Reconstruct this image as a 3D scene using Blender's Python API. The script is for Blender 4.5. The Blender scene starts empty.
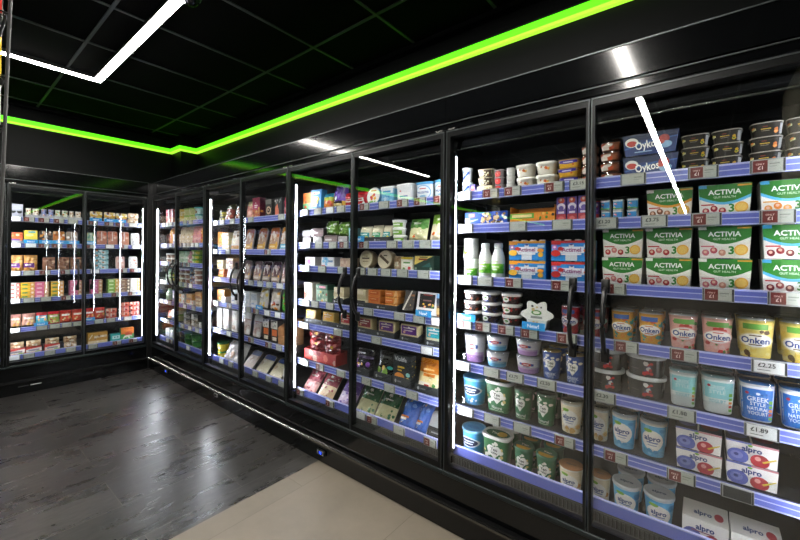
import bpy, bmesh, math, random
from mathutils import Vector, Matrix
S = bpy.context.scene
COL = S.collection
PI = math.pi
# ------------------------------------------------------------------ camera
F_PX, CY, ROLL, ANG = 377.68, 253.31, 0.0096, 0.6769
CX, CD, CH = 4.703, 1.5332, 1.28
cA, sA, cR, sR = math.cos(ANG), math.sin(ANG), math.cos(ROLL), math.sin(ROLL)
cam_d = bpy.data.cameras.new('camera')
cam = bpy.data.objects.new('camera', cam_d)
COL.objects.link(cam)
cam_d.sensor_width = 36
cam_d.lens = F_PX / 800 * 36
cam_d.shift_y = -(270 - CY) / 800
cam_d.clip_start = .05
right, up, fwd = Vector((cA, sA, 0)), Vector((0, 0, 1)), Vector((-sA, cA, 0))
rx = right * cR + up * sR
ux = up * cR - right * sR
m = Matrix((rx, ux, -fwd)).transposed().to_4x4()
m.translation = Vector((CX, -CD, CH))
cam.matrix_world = m
S.camera = cam
def ray(x, y):
    a, b = x - 400, y - CY
    u, v = cR * a + sR * b, -sR * a + cR * b
    r, z = u / F_PX, -v / F_PX
    return Vector((cA * r - sA, sA * r + cA, z))
def px_x(x, Y, z):                      # where the photo's column x meets the vertical plane Y at height z of the long row
    y = CY
    for _ in range(3):
        D = ray(x, y); t = (Y + CD) / D.y
        y = CY + sR * (x - 400) - F_PX * (z - CH) / t
    return CX + D.x * t
def px_y(x, X, z):                      # the same on the end cabinet's plane X
    y = CY
    for _ in range(3):
        D = ray(x, y); t = (X - CX) / D.x
        y = CY + sR * (x - 400) - F_PX * (z - CH) / t
    return -CD + D.y * t
# ------------------------------------------------------------------ materials
def lin(h):
    h = h.lstrip('#')
    c = [int(h[i:i + 2], 16) / 255 for i in (0, 2, 4)]
    return [x / 12.92 if x <= .04045 else ((x + .055) / 1.055) ** 2.4 for x in c] + [1]
MC = {}
def mat(key, color='#808080', rough=.4, metal=0., spec=.5, emit=None, strength=0):
    if key in MC: return MC[key]
    m = bpy.data.materials.new(key); m.use_nodes = True
    b = m.node_tree.nodes['Principled BSDF']
    b.inputs['Base Color'].default_value = lin(color)
    b.inputs['Roughness'].default_value = rough
    b.inputs['Metallic'].default_value = metal
    b.inputs['Specular IOR Level'].default_value = spec
    if emit:
        b.inputs['Emission Color'].default_value = lin(emit)
        b.inputs['Emission Strength'].default_value = strength
    MC[key] = m
    return m
def ink(h, rough=.38): return mat('ink_' + h.strip('#') + ('' if rough == .38 else '_%d' % (rough * 100)), h, rough)
def film(h): return mat('film_' + h.strip('#'), h, .16, spec=.6)
def clear(key, refl0=.04, tint=(.96, .97, .97), gain=1.0, rough=0.0):
    if key in MC: return MC[key]
    m = bpy.data.materials.new(key); m.use_nodes = True
    nt = m.node_tree; N = nt.nodes; N.clear(); L = nt.links.new
    out = N.new('ShaderNodeOutputMaterial'); mix = N.new('ShaderNodeMixShader')
    tr = N.new('ShaderNodeBsdfTransparent'); gl = N.new('ShaderNodeBsdfGlossy')
    tr.inputs[0].default_value = (*tint, 1); gl.inputs['Roughness'].default_value = rough
    ge = N.new('ShaderNodeNewGeometry'); dt = N.new('ShaderNodeVectorMath'); dt.operation = 'DOT_PRODUCT'
    L(ge.outputs['Normal'], dt.inputs[0]); L(ge.outputs['Incoming'], dt.inputs[1])
    def mth(op, a, b):
        n = N.new('ShaderNodeMath'); n.operation = op; n.use_clamp = (op == 'MULTIPLY_ADD')
        for i, x in enumerate((a, b)):
            if isinstance(x, (int, float)): n.inputs[i].default_value = x
            else: L(x, n.inputs[i])
        return n
    ab = mth('ABSOLUTE', dt.outputs['Value'], 0)
    om = mth('SUBTRACT', 1.0, ab.outputs[0])
    pw = mth('POWER', om.outputs[0], 5.0)
    ma = mth('MULTIPLY_ADD', pw.outputs[0], (1 - refl0) * gain); ma.inputs[2].default_value = refl0 * gain
    L(ma.outputs[0], mix.inputs[0]); L(tr.outputs[0], mix.inputs[1]); L(gl.outputs[0], mix.inputs[2])
    L(mix.outputs[0], out.inputs[0])
    MC[key] = m
    return m
GLASS = clear('door_glass', .085, (.955, .97, .965))
ACRYL = clear('clear_acrylic', .04, (.95, .96, .97))
CLEARLID = clear('clear_plastic', .10, (.86, .87, .88), rough=.08)
BLACK = mat('black_satin_metal', '#0b0c0d', .34, spec=.5)
GLOSSB = mat('black_gloss_panel', '#060708', .10, spec=.45)
FRAME = mat('black_anodised_frame', '#0e1011', .3, .55)
EDGE = mat('grey_frame_edge', '#4a4f50', .35, .6)
LEDGE = mat('ledge_dark_teal_grey', '#1d2526', .35, .4)
STEEL = mat('brushed_steel', '#a8a8a4', .25, .95)
INNER = mat('cabinet_liner_black', '#0c0d0f', .55)
SHELF = mat('shelf_charcoal', '#2a2c2f', .4, .3)
RAIL = mat('price_rail_violet', '#6a74c8', .22, spec=.6)
RAILHI = mat('price_rail_highlight', '#b4bbf0', .2, spec=.6)  # top strip and ridges: the rail's highlight put into a paler colour
TAGF = mat('tag_frame_grey', '#8d9090', .4)
TAGD = mat('tag_dark', '#2c2e30', .4)
TAGS = mat('tag_screen', '#a9ada4', .35)
TAGW = mat('tag_white', '#e4e6e6', .35)  # white screens; at left LED ends, burnt-out light put into the colour
TAGR = mat('tag_red', '#64211e', .4)
LEDW = mat('led_white', '#ffffff', .5, emit='#eef3ff', strength=1)
# ------------------------------------------------------------------ mesh building
class MB:
    def __init__(s): s.v = []; s.f = []; s.mi = []; s.sm = []; s.mats = []
    def add(s, vs, fs, m, smooth=False):
        b = len(s.v); s.v += [tuple(v) for v in vs]
        if m not in s.mats: s.mats.append(m)
        i = s.mats.index(m)
        for f in fs: s.f.append([b + k for k in f]); s.mi.append(i); s.sm.append(smooth)
        return s
    def box(s, x0, x1, y0, y1, z0, z1, m):
        vs = [(x, y, z) for z in (z0, z1) for y in (y0, y1) for x in (x0, x1)]
        return s.add(vs, [(0, 2, 3, 1), (4, 5, 7, 6), (0, 1, 5, 4), (2, 6, 7, 3), (0, 4, 6, 2), (1, 3, 7, 5)], m)
    def rbox(s, x0, x1, y0, y1, z0, z1, m, r=.004, seg=2):
        bm = bmesh.new(); bmesh.ops.create_cube(bm, size=1)
        for v in bm.verts:
            v.co = Vector((x0 + (v.co.x + .5) * (x1 - x0), y0 + (v.co.y + .5) * (y1 - y0), z0 + (v.co.z + .5) * (z1 - z0)))
        bmesh.ops.bevel(bm, geom=bm.edges[:], offset=r, segments=seg, affect='EDGES', profile=.5)
        s.bm(bm, m, True); return s
    def bm(s, bm, m, smooth=False):
        bm.verts.index_update()
        s.add([v.co[:] for v in bm.verts], [[v.index for v in f.verts] for f in bm.faces], m, smooth); bm.free()
    def ring(s, prof, m, p=2., ratio=1., n=40, smooth=True, cap0=True, cap1=True):
        # prof: [(radius, z)] swept round a superellipse of exponent p
        vs = []
        for r, z in prof:
            for k in range(n):
                t = 2 * PI * k / n; c, q = math.cos(t), math.sin(t)
                vs.append((r * math.copysign(abs(c) ** (2 / p), c), r * ratio * math.copysign(abs(q) ** (2 / p), q), z))
        fs = [(i * n + k, i * n + (k + 1) % n, (i + 1) * n + (k + 1) % n, (i + 1) * n + k) for i in range(len(prof) - 1) for k in range(n)]
        if cap0: fs.append(list(range(n))[::-1])
        if cap1: fs.append([(len(prof) - 1) * n + k for k in range(n)])
        return s.add(vs, fs, m, smooth)
    def tube(s, pts, r, m, n=8):
        pts = [Vector(p) for p in pts]; vs = []
        for i, p in enumerate(pts):
            d = (pts[min(i + 1, len(pts) - 1)] - pts[max(i - 1, 0)]).normalized()
            a = d.cross(Vector((0, 0, 1))); a = a.normalized() if a.length > 1e-3 else Vector((1, 0, 0)); b = d.cross(a)
            vs += [p + (a * math.cos(2 * PI * k / n) + b * math.sin(2 * PI * k / n)) * r for k in range(n)]
        fs = [(i * n + k, i * n + (k + 1) % n, (i + 1) * n + (k + 1) % n, (i + 1) * n + k) for i in range(len(pts) - 1) for k in range(n)]
        fs += [list(range(n)), [(len(pts) - 1) * n + k for k in range(n)]]
        return s.add(vs, fs, m, True)
    def grid(s, fn, nu, nv, m, smooth=True, flip=False):
        vs = [fn(i / nu, j / nv) for j in range(nv + 1) for i in range(nu + 1)]
        w = nu + 1
        fs = [(j * w + i, j * w + i + 1, (j + 1) * w + i + 1, (j + 1) * w + i) for j in range(nv) for i in range(nu)]
        if flip: fs = [f[::-1] for f in fs]
        return s.add(vs, fs, m, smooth)
    def mesh(s, name):
        me = bpy.data.meshes.new(name); me.from_pydata(s.v, [], s.f)
        for k in s.mats: me.materials.append(k)
        me.polygons.foreach_set('material_index', s.mi); me.polygons.foreach_set('use_smooth', s.sm)
        me.update(); return me
TX = {}
def glyphs(s, bold=1.):
    k = (s, bold)
    if k not in TX:
        cu = bpy.data.curves.new('text', 'FONT'); cu.body = s; cu.resolution_u = 2; cu.offset = .022 * bold
        ob = bpy.data.objects.new('text', cu); me = bpy.data.meshes.new_from_object(ob)
        vs = [v.co.xy[:] for v in me.vertices]; fs = [list(p.vertices) for p in me.polygons]
        bpy.data.objects.remove(ob); bpy.data.curves.remove(cu); bpy.data.meshes.remove(me)
        x0, x1 = min(v[0] for v in vs), max(v[0] for v in vs)
        TX[k] = ([((x - (x0 + x1) / 2) / .7, y / .7) for x, y in vs], fs, (x1 - x0) / .7)
    return TX[k]
# art on a face, in fractions of its width and height: R rect, E ellipse, T text, G polygon, B scattered shapes, K curve-topped band
def R(u0, v0, u1, v1, c): return ('R', u0, v0, u1, v1, c)
def E(cu, cv, ru, rv, c): return ('E', cu, cv, ru, rv, c)
def T(s, cu, cv, hv, c, bold=1., fit=.9, rot=0): return ('T', s, cu, cv, hv, c, bold, fit, rot)
def G(pts, c): return ('G', pts, c)
def B(seed, n, u0, v0, u1, v1, r, cs): return ('B', seed, n, u0, v0, u1, v1, r, cs)
def K(vm, ve, c, v1=1.): return ('K', vm, ve, c, v1)
def art(mb, ops, mapf, W, H, cw=0, ch=0, off=.0006, inkf=ink):
    lay = 0
    for op in ops or ():
        k = op[0]; polys = []
        P = lambda u, v: ((u - .5) * W, v * H)
        if k == 'R':
            _, a, b, c, d, col = op; polys = [([P(a, b), P(c, b), P(c, d), P(a, d)], col)]
        elif k == 'E':
            _, a, b, ru, rv, col = op; polys = [([P(a + ru * math.cos(2 * PI * i / 20), b + rv * math.sin(2 * PI * i / 20)) for i in range(20)], col)]
        elif k == 'G': polys = [([P(*q) for q in op[1]], op[2])]
        elif k == 'K':
            _, vm, ve, col, v1 = op
            polys = [([P(i / 12, ve + (vm - ve) * math.sin(PI * i / 12)) for i in range(13)] + [P(1, v1), P(0, v1)], col)]
        elif k == 'B':
            _, sd, n, u0, v0, u1, v1, r, cs = op; rr = random.Random(sd)
            for i in range(n):
                a, b = P(rr.uniform(u0, u1), rr.uniform(v0, v1)); q = r * W * rr.uniform(.6, 1.25); ph = rr.random() * 6
                lo, hi = (-W / 2 * .98, W / 2 * .98)
                pts = [(min(hi, max(lo, a + q * rr.uniform(.8, 1.1) * math.cos(ph + 2 * PI * j / 9))), min(H * .99, max(H * .01, b + q * rr.uniform(.7, 1.1) * math.sin(ph + 2 * PI * j / 9)))) for j in range(9)]
                polys.append((pts, rr.choice(cs)))
        elif k == 'T':
            _, s, cu, cv, hv, col, bold, fit, rot = op
            vs, fs, tw = glyphs(s, bold); sc = hv * H; sx = min(sc, fit * W / tw); a, b = P(cu, cv)
            cr, sr = math.cos(rot), math.sin(rot)
            vv = [(a + x * sx * cr - (y - .5) * sc * sr, b + x * sx * sr + (y - .5) * sc * cr) for x, y in vs]
            polys = [([vv[i] for i in f], col) for f in fs]
        if k in 'REG': polys = [([(min(W / 2 * .999, max(-W / 2 * .999, x)), min(H * .999, max(H * .001, y))) for x, y in p], c_) for p, c_ in polys]
        bycol = {}
        for p, col in polys: bycol.setdefault(col, []).append(p)
        for col, pl in bycol.items():
            bm = bmesh.new()
            for p in pl:
                try: bm.faces.new([bm.verts.new((x, y, 0)) for x, y in p])
                except Exception: pass
            if cw:
                xs = [v.co.x for v in bm.verts]; x = math.floor(min(xs) / cw) * cw + cw
                while x < max(xs):
                    bmesh.ops.bisect_plane(bm, geom=bm.verts[:] + bm.edges[:] + bm.faces[:], plane_co=(x, 0, 0), plane_no=(1, 0, 0)); x += cw
            if ch:
                ys = [v.co.y for v in bm.verts]; y = math.floor(min(ys) / ch) * ch + ch
                while y < max(ys):
                    bmesh.ops.bisect_plane(bm, geom=bm.verts[:] + bm.edges[:] + bm.faces[:], plane_co=(0, y, 0), plane_no=(0, 1, 0)); y += ch
            bm.normal_update()
            for f in bm.faces:
                if f.normal.z < 0: f.normal_flip()
            for v in bm.verts: v.co = Vector(mapf(v.co.x, v.co.y, off + lay * .00028))
            mb.bm(bm, inkf(col)); lay += 1
# ------------------------------------------------------------------ objects
def new(name, me, parent=None, loc=None, rot=None):
    o = bpy.data.objects.new(name, me); COL.objects.link(o)
    if parent: o.parent = parent
    if loc: o.location = loc
    if rot: o.rotation_euler = rot
    return o
def tag(o, label, cat, group=None):
    o['label'] = label; o['category'] = cat
    if group: o['group'] = group
    return o
def struct(name, mb):
    o = new(name, mb.mesh(name)); o['kind'] = 'structure'; return o
# ------------------------------------------------------------------ room shell
def noise_mat(key, base, var, rough, scale=(3, 3, 3), tile=None, streak=False, bump=.0, gap='#111111'):
    m = mat(key, base, rough); nt = m.node_tree; N = nt.nodes; L = nt.links.new; b = N['Principled BSDF']
    tc = N.new('ShaderNodeTexCoord'); mp = N.new('ShaderNodeMapping'); mp.inputs['Scale'].default_value = scale
    L(tc.outputs['Object'], mp.inputs[0])
    no = N.new('ShaderNodeTexNoise'); no.inputs['Scale'].default_value = 1; no.inputs['Detail'].default_value = 9; no.inputs['Roughness'].default_value = .68
    no.inputs['Distortion'].default_value = .25 if streak else .0
    cr = N.new('ShaderNodeValToRGB'); cr.color_ramp.elements[0].position = .30; cr.color_ramp.elements[1].position = .70
    cr.color_ramp.elements[0].color = lin(base); cr.color_ramp.elements[1].color = lin(var)
    col = cr.outputs[0]
    if tile:
        br = N.new('ShaderNodeTexBrick'); mp2 = N.new('ShaderNodeMapping'); mp2.inputs['Rotation'].default_value = (0, 0, PI / 2)
        mp2.inputs['Location'].default_value = tile[2]
        L(tc.outputs['Object'], mp2.inputs[0]); L(mp2.outputs[0], br.inputs[0])
        br.inputs['Scale'].default_value = 1; br.inputs['Brick Width'].default_value = tile[0]; br.inputs['Row Height'].default_value = tile[1]
        br.inputs['Mortar Size'].default_value = .0016; br.inputs['Color1'].default_value = (.0, .0, .0, 1); br.inputs['Color2'].default_value = (1, 1, 1, 1)
        br.inputs['Mortar'].default_value = (.5, .5, .5, 1)
        ad = N.new('ShaderNodeVectorMath'); ad.operation = 'MULTIPLY_ADD'; ad.inputs[1].default_value = (3, 7, 5)
        L(br.outputs['Color'], ad.inputs[0]); L(mp.outputs[0], ad.inputs[2]); L(ad.outputs[0], no.inputs['Vector'])
        hs = N.new('ShaderNodeMix'); hs.data_type = 'RGBA'; hs.blend_type = 'MULTIPLY'; hs.inputs[0].default_value = 1
        rm = N.new('ShaderNodeValToRGB'); rm.color_ramp.elements[0].color = (.50, .50, .50, 1) if streak else (.95, .95, .95, 1); rm.color_ramp.elements[1].color = (1.12, 1.12, 1.12, 1) if streak else (1.02, 1.02, 1.02, 1)
        L(br.outputs['Color'], rm.inputs[0]); L(cr.outputs[0], hs.inputs[6]); L(rm.outputs[0], hs.inputs[7])
        mx = N.new('ShaderNodeMix'); mx.data_type = 'RGBA'; mx.inputs[7].default_value = lin(gap)
        L(br.outputs['Fac'], mx.inputs[0]); L(hs.outputs[2], mx.inputs[6]); col = mx.outputs[2]
    else: L(mp.outputs[0], no.inputs['Vector'])
    if streak:
        mp3 = N.new('ShaderNodeMapping'); mp3.inputs['Scale'].default_value = (scale[0] * 3.5, scale[1] * 3, 1); L(tc.outputs['Object'], mp3.inputs[0])
        n2 = N.new('ShaderNodeTexNoise'); n2.inputs['Scale'].default_value = 1; n2.inputs['Detail'].default_value = 6; n2.inputs['Roughness'].default_value = .7; L(mp3.outputs[0], n2.inputs['Vector'])
        fm = N.new('ShaderNodeMix'); fm.inputs[0].default_value = .55; L(no.outputs['Fac'], fm.inputs[2]); L(n2.outputs['Fac'], fm.inputs[3]); L(fm.outputs[0], cr.inputs[0])
    else: L(no.outputs['Fac'], cr.inputs[0])
    L(col, b.inputs['Base Color'])
    rr = N.new('ShaderNodeMapRange'); rr.inputs['To Min'].default_value = rough - .07; rr.inputs['To Max'].default_value = rough + .1
    L(no.outputs['Fac'], rr.inputs['Value']); L(rr.outputs[0], b.inputs['Roughness'])
    if bump:
        bu = N.new('ShaderNodeBump'); bu.inputs['Strength'].default_value = bump; bu.inputs['Distance'].default_value = .004
        L(no.outputs['Fac'], bu.inputs['Height']); L(bu.outputs[0], b.inputs['Normal'])
    return m
SLATE = noise_mat('slate_floor_planks', '#0c0c0c', '#4a4846', .27, (13, 3.6, 1), (.92, .31, (0, 0.04, 0)), True, .07, '#55524d')
STONE = noise_mat('pale_stone_floor', '#625b4f', '#736b5e', .5, (3, 3, 1), (1.2, .6, (.35, .0, 0)), False, .03, '#575144')
WX0, WY1, XE, YE, ZC = -.62, .60, 14.0, -15.0, 2.73
XB = 2.865
struct('floor', MB().box(WX0, XB, YE, WY1, -.1, 0, SLATE))
struct('floor', MB().box(XB, XE, YE, WY1, -.1, 0, STONE))
WALL = mat('charcoal_wall_paint', '#050708', .5, spec=.12)
struct('wall_back', MB().box(WX0 - .1, XE + .1, WY1, WY1 + .1, 0, ZC, WALL))
struct('wall_left', MB().box(WX0 - .1, WX0, YE, WY1, 0, ZC, WALL))
struct('wall_right', MB().box(XE, XE + .1, YE, WY1, 0, ZC, WALL))
struct('wall_front', MB().box(WX0 - .1, XE + .1, YE - .1, YE, 0, ZC, WALL))
struct('pillar_stone', MB().box(5.25, 6.0, -3.3, -2.55, 0, ZC, mat('beige_pillar_paint', '#8f8a74', .7)))
struct('pillar_corner', MB().box(WX0, -.342, .404, WY1, 0, ZC, WALL))
TILE = mat('black_ceiling_tile', '#020202', .9, spec=.08)
GRID = mat('black_ceiling_grid', '#2c3232', .5)
struct('ceiling', MB().box(WX0 - .1, XE + .1, YE - .1, WY1 + .1, ZC, ZC + .1, TILE))
g = MB()
gy = [.152 - 1.015 * k for k in range(15)]; gx = [.17 + .595 * k for k in range(-1, 24)]
for y in gy: g.box(WX0, XE, y - .009, y + .009, ZC - .008, ZC, GRID)
for x in gx: g.box(x - .009, x + .009, YE, .535, ZC - .0085, ZC, GRID)
struct('trim_1', g)
t = MB(); t.box(WX0, XE, .545, WY1, ZC - .03, ZC, WALL); t.box(WX0, -.56, YE, .545, ZC - .03, ZC, WALL)
struct('trim_2', t)
# green cove strip along both walls, wrapped round the corner pillar
GREEN = mat('green_led', '#40ff08', .5, emit='#54db12', strength=1)
GREEN2 = mat('green_led_core', '#b0ff20', .5, emit='#a8f63a', strength=1)
gs = new('green_light_strip', None, loc=(0, 0, 2.52))
tag(gs, 'green glowing light strip running along both walls below the dark ceiling', 'light')
def strip_run(x0, x1, y0, y1):
    o = MB(); o.box(x0, x1, y0, y1, .018, .058, GREEN); o.box(x0, x1, y0, y1, 0, .018, GREEN2)
    new('light_run', o.mesh('light_run'), gs)
strip_run(WX0 + .002, WX0 + .03, YE + .1, .372)
strip_run(WX0 + .002, -.310, .372, .402)
strip_run(-.340, -.310, .402, WY1 - .032)
strip_run(-.340, XE - .1, WY1 - .032, WY1 - .002)
c = MB(); c.box(WX0 + .002, WX0 + .036, YE + .1, .37, .058, .064, BLACK); c.box(-.336, XE - .1, WY1 - .038, WY1 - .002, .058, .064, BLACK)
new('channel', c.mesh('channel'), gs)
# white linear ceiling light: three straight runs
LW = mat('linear_light', '#ffffff', .5, emit='#fffaf2', strength=1)
ll = new('linear_ceiling_light', None, loc=(0, 0, ZC - .02))
tag(ll, 'white linear ceiling light in straight bright runs with square corners', 'light')
def led_run(x0, x1, y0, y1):
    new('diffuser', MB().box(x0, x1, y0, y1, -.004, .012, LW).mesh('diffuser'), ll)
    new('housing', MB().box(x0 - .006, x1 + .006, y0 - .006, y1 + .006, -.002, .02, BLACK).mesh('housing'), ll)
led_run(.693, .747, -4.25, -.686); led_run(.693, 4.264, -.686, -.632); led_run(4.21, 4.264, -14.5, -.694)
# dome camera on the ceiling
dc = new('dome_camera', None, loc=(2.55, -.75, ZC))
tag(dc, 'small dark dome security camera on the ceiling beside the white light', 'camera')
dc.location = Vector((CX, -CD, CH)) + ray(191, 3) * ((ZC - .05 - CH) / ray(191, 3).z); dc.location.z = ZC
new('mount_ring', MB().ring([(.05, -.025), (.055, -.01), (.055, 0)], EDGE).mesh('mount_ring'), dc)
new('dome', MB().ring([(.001, -.068), (.02, -.064), (.034, -.053), (.042, -.038), (.045, -.025)], clear('smoked_dome', .06, (.25, .25, .27)), cap0=False, cap1=False).mesh('dome'), dc)
new('lens', MB().ring([(.012, -.055), (.02, -.045), (.024, -.025)], GLOSSB).mesh('lens'), dc)
# ------------------------------------------------------------------ refrigerated display cabinets
SH = {
 'D': [1.577, 1.422, 1.177, .967, .767, .556], 'C': [1.571, 1.349, 1.193, .960, .806, .556],
 'B': [1.556, 1.301, 1.056, .842, .605], 'A': [1.585, 1.361, 1.167, .965, .753, .551],
 'L': [1.577, 1.342, 1.090, .842, .580], 'E': [1.577, 1.349, 1.177, .967, .767, .556], 'M': [1.577, 1.342, 1.090, .842, .580]}
DECK = {'D': .296, 'C': .30, 'B': .305, 'A': .325, 'L': .325, 'E': .3, 'M': .325}
LIP = {'D': .352, 'C': .345, 'B': .352, 'A': .352, 'L': .335, 'E': .352, 'M': .335}
LEDH = mat('cabinet_led_dim', '#ffffff', .5, emit='#f3f6ff', strength=1)
LEDG = mat('cabinet_led', '#ffffff', .5, emit='#f3f6ff', strength=1)
GRILL = mat('air_grille_grey', '#3a3c3d', .4, .4)
def cabinet(key, label, loc, rot, W, guards=(), ends=(0, 0), lit=1):
    root = new('refrigerated_display_cabinet', None, loc=loc, rot=(0, 0, rot))
    tag(root, label, 'display fridge', 'glass door fridges')
    b = MB()
    b.box(0, W, .53, .56, .10, 1.99, INNER)
    b.box(0, W, -.004, .53, .125, .236, GLOSSB)                       # base front and well
    b.box(0, W, .0, .56, .10, .125, INNER)
    b.box(0, W, .03, .56, 1.862, 1.99, INNER)
    if ends[0]: b.box(0, .018, .03, .53, .236, 1.862, INNER)
    if ends[1]: b.box(W - .018, W, .03, .53, .236, 1.862, INNER)
    new('body', b.mesh('body'), root)
    h = MB(); h.box(.001, W - .001, -.012, .03, 1.903, 2.02, GLOSSB); h.box(.001, W - .001, .03, .56, 1.99, 2.02, BLACK)
    h.box(.001, W - .001, -.002, .03, 1.868, 1.897, GLOSSB); h.box(.001, W - .001, -.016, -.012, 2.017, 2.021, EDGE); h.box(.001, W - .001, -.008, -.002, 1.895, 1.898, EDGE)
    new('header_panel', h.mesh('header_panel'), root)
    k = MB(); k.box(0, W, -.030, .0, .004, .100, GLOSSB); new('kick_plate', k.mesh('kick_plate'), root)
    r = MB(); r.tube([(0, -.030, .112), (W, -.030, .112)], .011, mat('bumper_dark_metal', '#7a7a78', .22, .95), 10)
    new('bumper_rail', r.mesh('bumper_rail'), root)
    g = MB(); g.rbox(0, W, -.014, .02, .238, .260, LEDGE, .004); new('door_sill_ledge', g.mesh('door_sill_ledge'), root)
    gr = MB(); gr.box(.012, W - .012, .058, .062, .262, LIP[key] - .04, INNER)
    n = 84
    for i in range(n):
        x = .03 + (W - .06) * i / (n - 1); gr.box(x - .0042, x + .0042, .0545, .058, .272, LIP[key] - .05, GRILL)
    gr.box(.012, W - .012, .054, .058, LIP[key] - .048, LIP[key] - .042, GRILL); gr.box(.012, W - .012, .054, .058, .264, .270, GRILL)
    new('air_grille', gr.mesh('air_grille'), root)
    dk = MB(); dk.box(.012, W - .012, .078, .53, DECK[key] - .02, DECK[key], SHELF); dko = new('base_deck', dk.mesh('base_deck'), root)
    lp = MB(); lp.box(.014, W - .014, .066, .074, LIP[key] - .042, LIP[key], RAIL); lp.box(.014, W - .014, .064, .074, LIP[key], LIP[key] + .004, RAILHI)
    new('deck_lip', lp.mesh('deck_lip'), dko)
    ca = MB(); ca.box(.012, W - .012, .12, .15, 1.805, 1.84, SHELF); ca.box(.012, W - .012, .115, .121, 1.797, 1.804, STEEL); ca.box(.012, W - .012, .15, .4, 1.835, 1.862, INNER)
    new('canopy', ca.mesh('canopy'), root)
    for i, s in enumerate(SH[key]):
        b = MB(); b.box(.012, W - .012, .076, .46, s - .026, s - .010, SHELF)
        for x in (.03, W / 2, W - .03): b.box(x - .004, x + .004, .36, .53, s - .06, s - .026, SHELF)
        sh = new('shelf', b.mesh('shelf'), root)
        q = MB(); q.box(.014, W - .014, .066, .074, s - .042, s, RAIL); q.box(.014, W - .014, .0635, .074, s - .006, s, RAILHI)
        q.box(.014, W - .014, .0645, .066, s - .0225, s - .0195, RAILHI); q.box(.014, W - .014, .0635, .066, s - .042, s - .038, RAILHI)
        new('price_rail', q.mesh('price_rail'), sh)
        if i in guards:
            new('shelf_guard', MB().box(.016, W - .016, .0765, .0785, s - .0095, s + .036, ACRYL).mesh('shelf_guard'), sh)
    for x, sg in ((.020, 1), (W - .032, -1)):
        l = MB(); l.box(x, x + .012, .0215, .042, .34, 1.76, FRAME); a = x + .0121 if sg > 0 else x - .0041; l.box(a, a + .004, .0215, .0235, .34, 1.76, FRAME); new('led_holder', l.mesh('led_holder'), root)
        a = x + .012 if sg > 0 else x - .003
        if key == 'M' and sg > 0: continue
        new('led_strip', MB().box(a, a + .003, .024, .0335, .36, 1.74, LEDG if sg > 0 and key != 'L' else LEDH).mesh('led_strip'), root)
    for i in (0, 1):
        xa, xb = W / 2 * i + (.006 if i == 0 else .003), W / 2 * (i + 1) - (.003 if i == 0 else .006)
        so, sm = .020, .012
        sl, sr_ = (so, sm) if i == 0 else (sm, so)
        f = MB(); z0, z1 = .264, 1.856
        f.box(xa, xa + sl, -.012, .020, z0, z1, FRAME); f.box(xb - sr_, xb, -.012, .020, z0, z1, FRAME)
        f.box(xa + sl, xb - sr_, -.012, .020, z1 - .028, z1, FRAME); f.box(xa + sl, xb - sr_, -.012, .020, z0, z0 + .026, FRAME)
        f.box(xa, xb, -.0145, -.012, z1 - .004, z1, EDGE)
        f.box(xa, xa + .003, -.0145, -.012, z0, z1 - .004, EDGE); f.box(xb - .003, xb, -.0145, -.012, z0, z1 - .004, EDGE)
        d = new('door', f.mesh('door'), root)
        new('glass_pane', MB().box(xa + sl - .002, xb - sr_ + .002, -.006, .004, z0 + .024, z1 - .026, GLASS).mesh('glass_pane'), d)
        hx = W / 2 - .055 if i == 0 else W / 2 + .055
        hm = MB(); z0h, z1h = .925, 1.165
        pts = [(hx, -.012 - .05 * math.sin(PI * (j / 12)) ** .6, z0h + (z1h - z0h) * j / 12) for j in range(13)]
        hm.tube(pts, .0085, BLACK); hm.rbox(hx - .014, hx + .014, -.022, -.006, z0h - .03, z0h + .022, BLACK, .005); hm.rbox(hx - .014, hx + .014, -.022, -.006, z1h - .022, z1h + .03, BLACK, .005)
        new('handle', hm.mesh('handle'), d)
        hg = MB(); x = xa + .01 if i == 0 else xb - .01; hg.box(x - .035 if i else x, x if i else x + .035, -.016, .0, 1.858, 1.866, STEEL); new('hinge', hg.mesh('hinge'), d)
    return root
ROWX = {'A': 0, 'B': 1.25, 'C': 2.5, 'D': 3.75, 'E': 5.0}
cabinet('D', 'tall black glass door fridge of yogurts at the near end of the row', (3.75, 0, 0), 0, 1.25, (2, 3, 4, 5))
cabinet('C', 'tall black glass door fridge of cheeses beside the yogurt fridge', (2.5, 0, 0), 0, 1.25, ())
cabinet('B', 'tall black glass door fridge of sliced meat packs beside the cheese fridge', (1.25, 0, 0), 0, 1.25, ())
cabinet('A', 'tall black glass door fridge of mixed pots next to the corner', (0, 0, 0), 0, 1.25, (), (1, 0))
cabinet('E', 'tall black glass door fridge continuing beyond the yogurt fridge', (5.0, 0, 0), 0, 1.25, (2, 3, 4, 5), (0, 1))
LX, LW_ = -.02, 1.069
cabinet('L', 'tall black glass door fridge of snacks across the end of the aisle', (LX, -.0511 - LW_, 0), PI / 2, LW_, (), (0, 1))
cabinet('M', 'tall black glass door fridge beside the snack fridge, mostly out of view', (LX, -.0511 - 2 * LW_, 0), PI / 2, LW_, (), (1, 0))
cp = MB(); cp.box(LX, 0, -.051, -.012, .0, 2.02, BLACK); cp.box(LX - .02, -.0, -.012, .02, .0, 2.02, BLACK)
struct('trim_3', cp)
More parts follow.
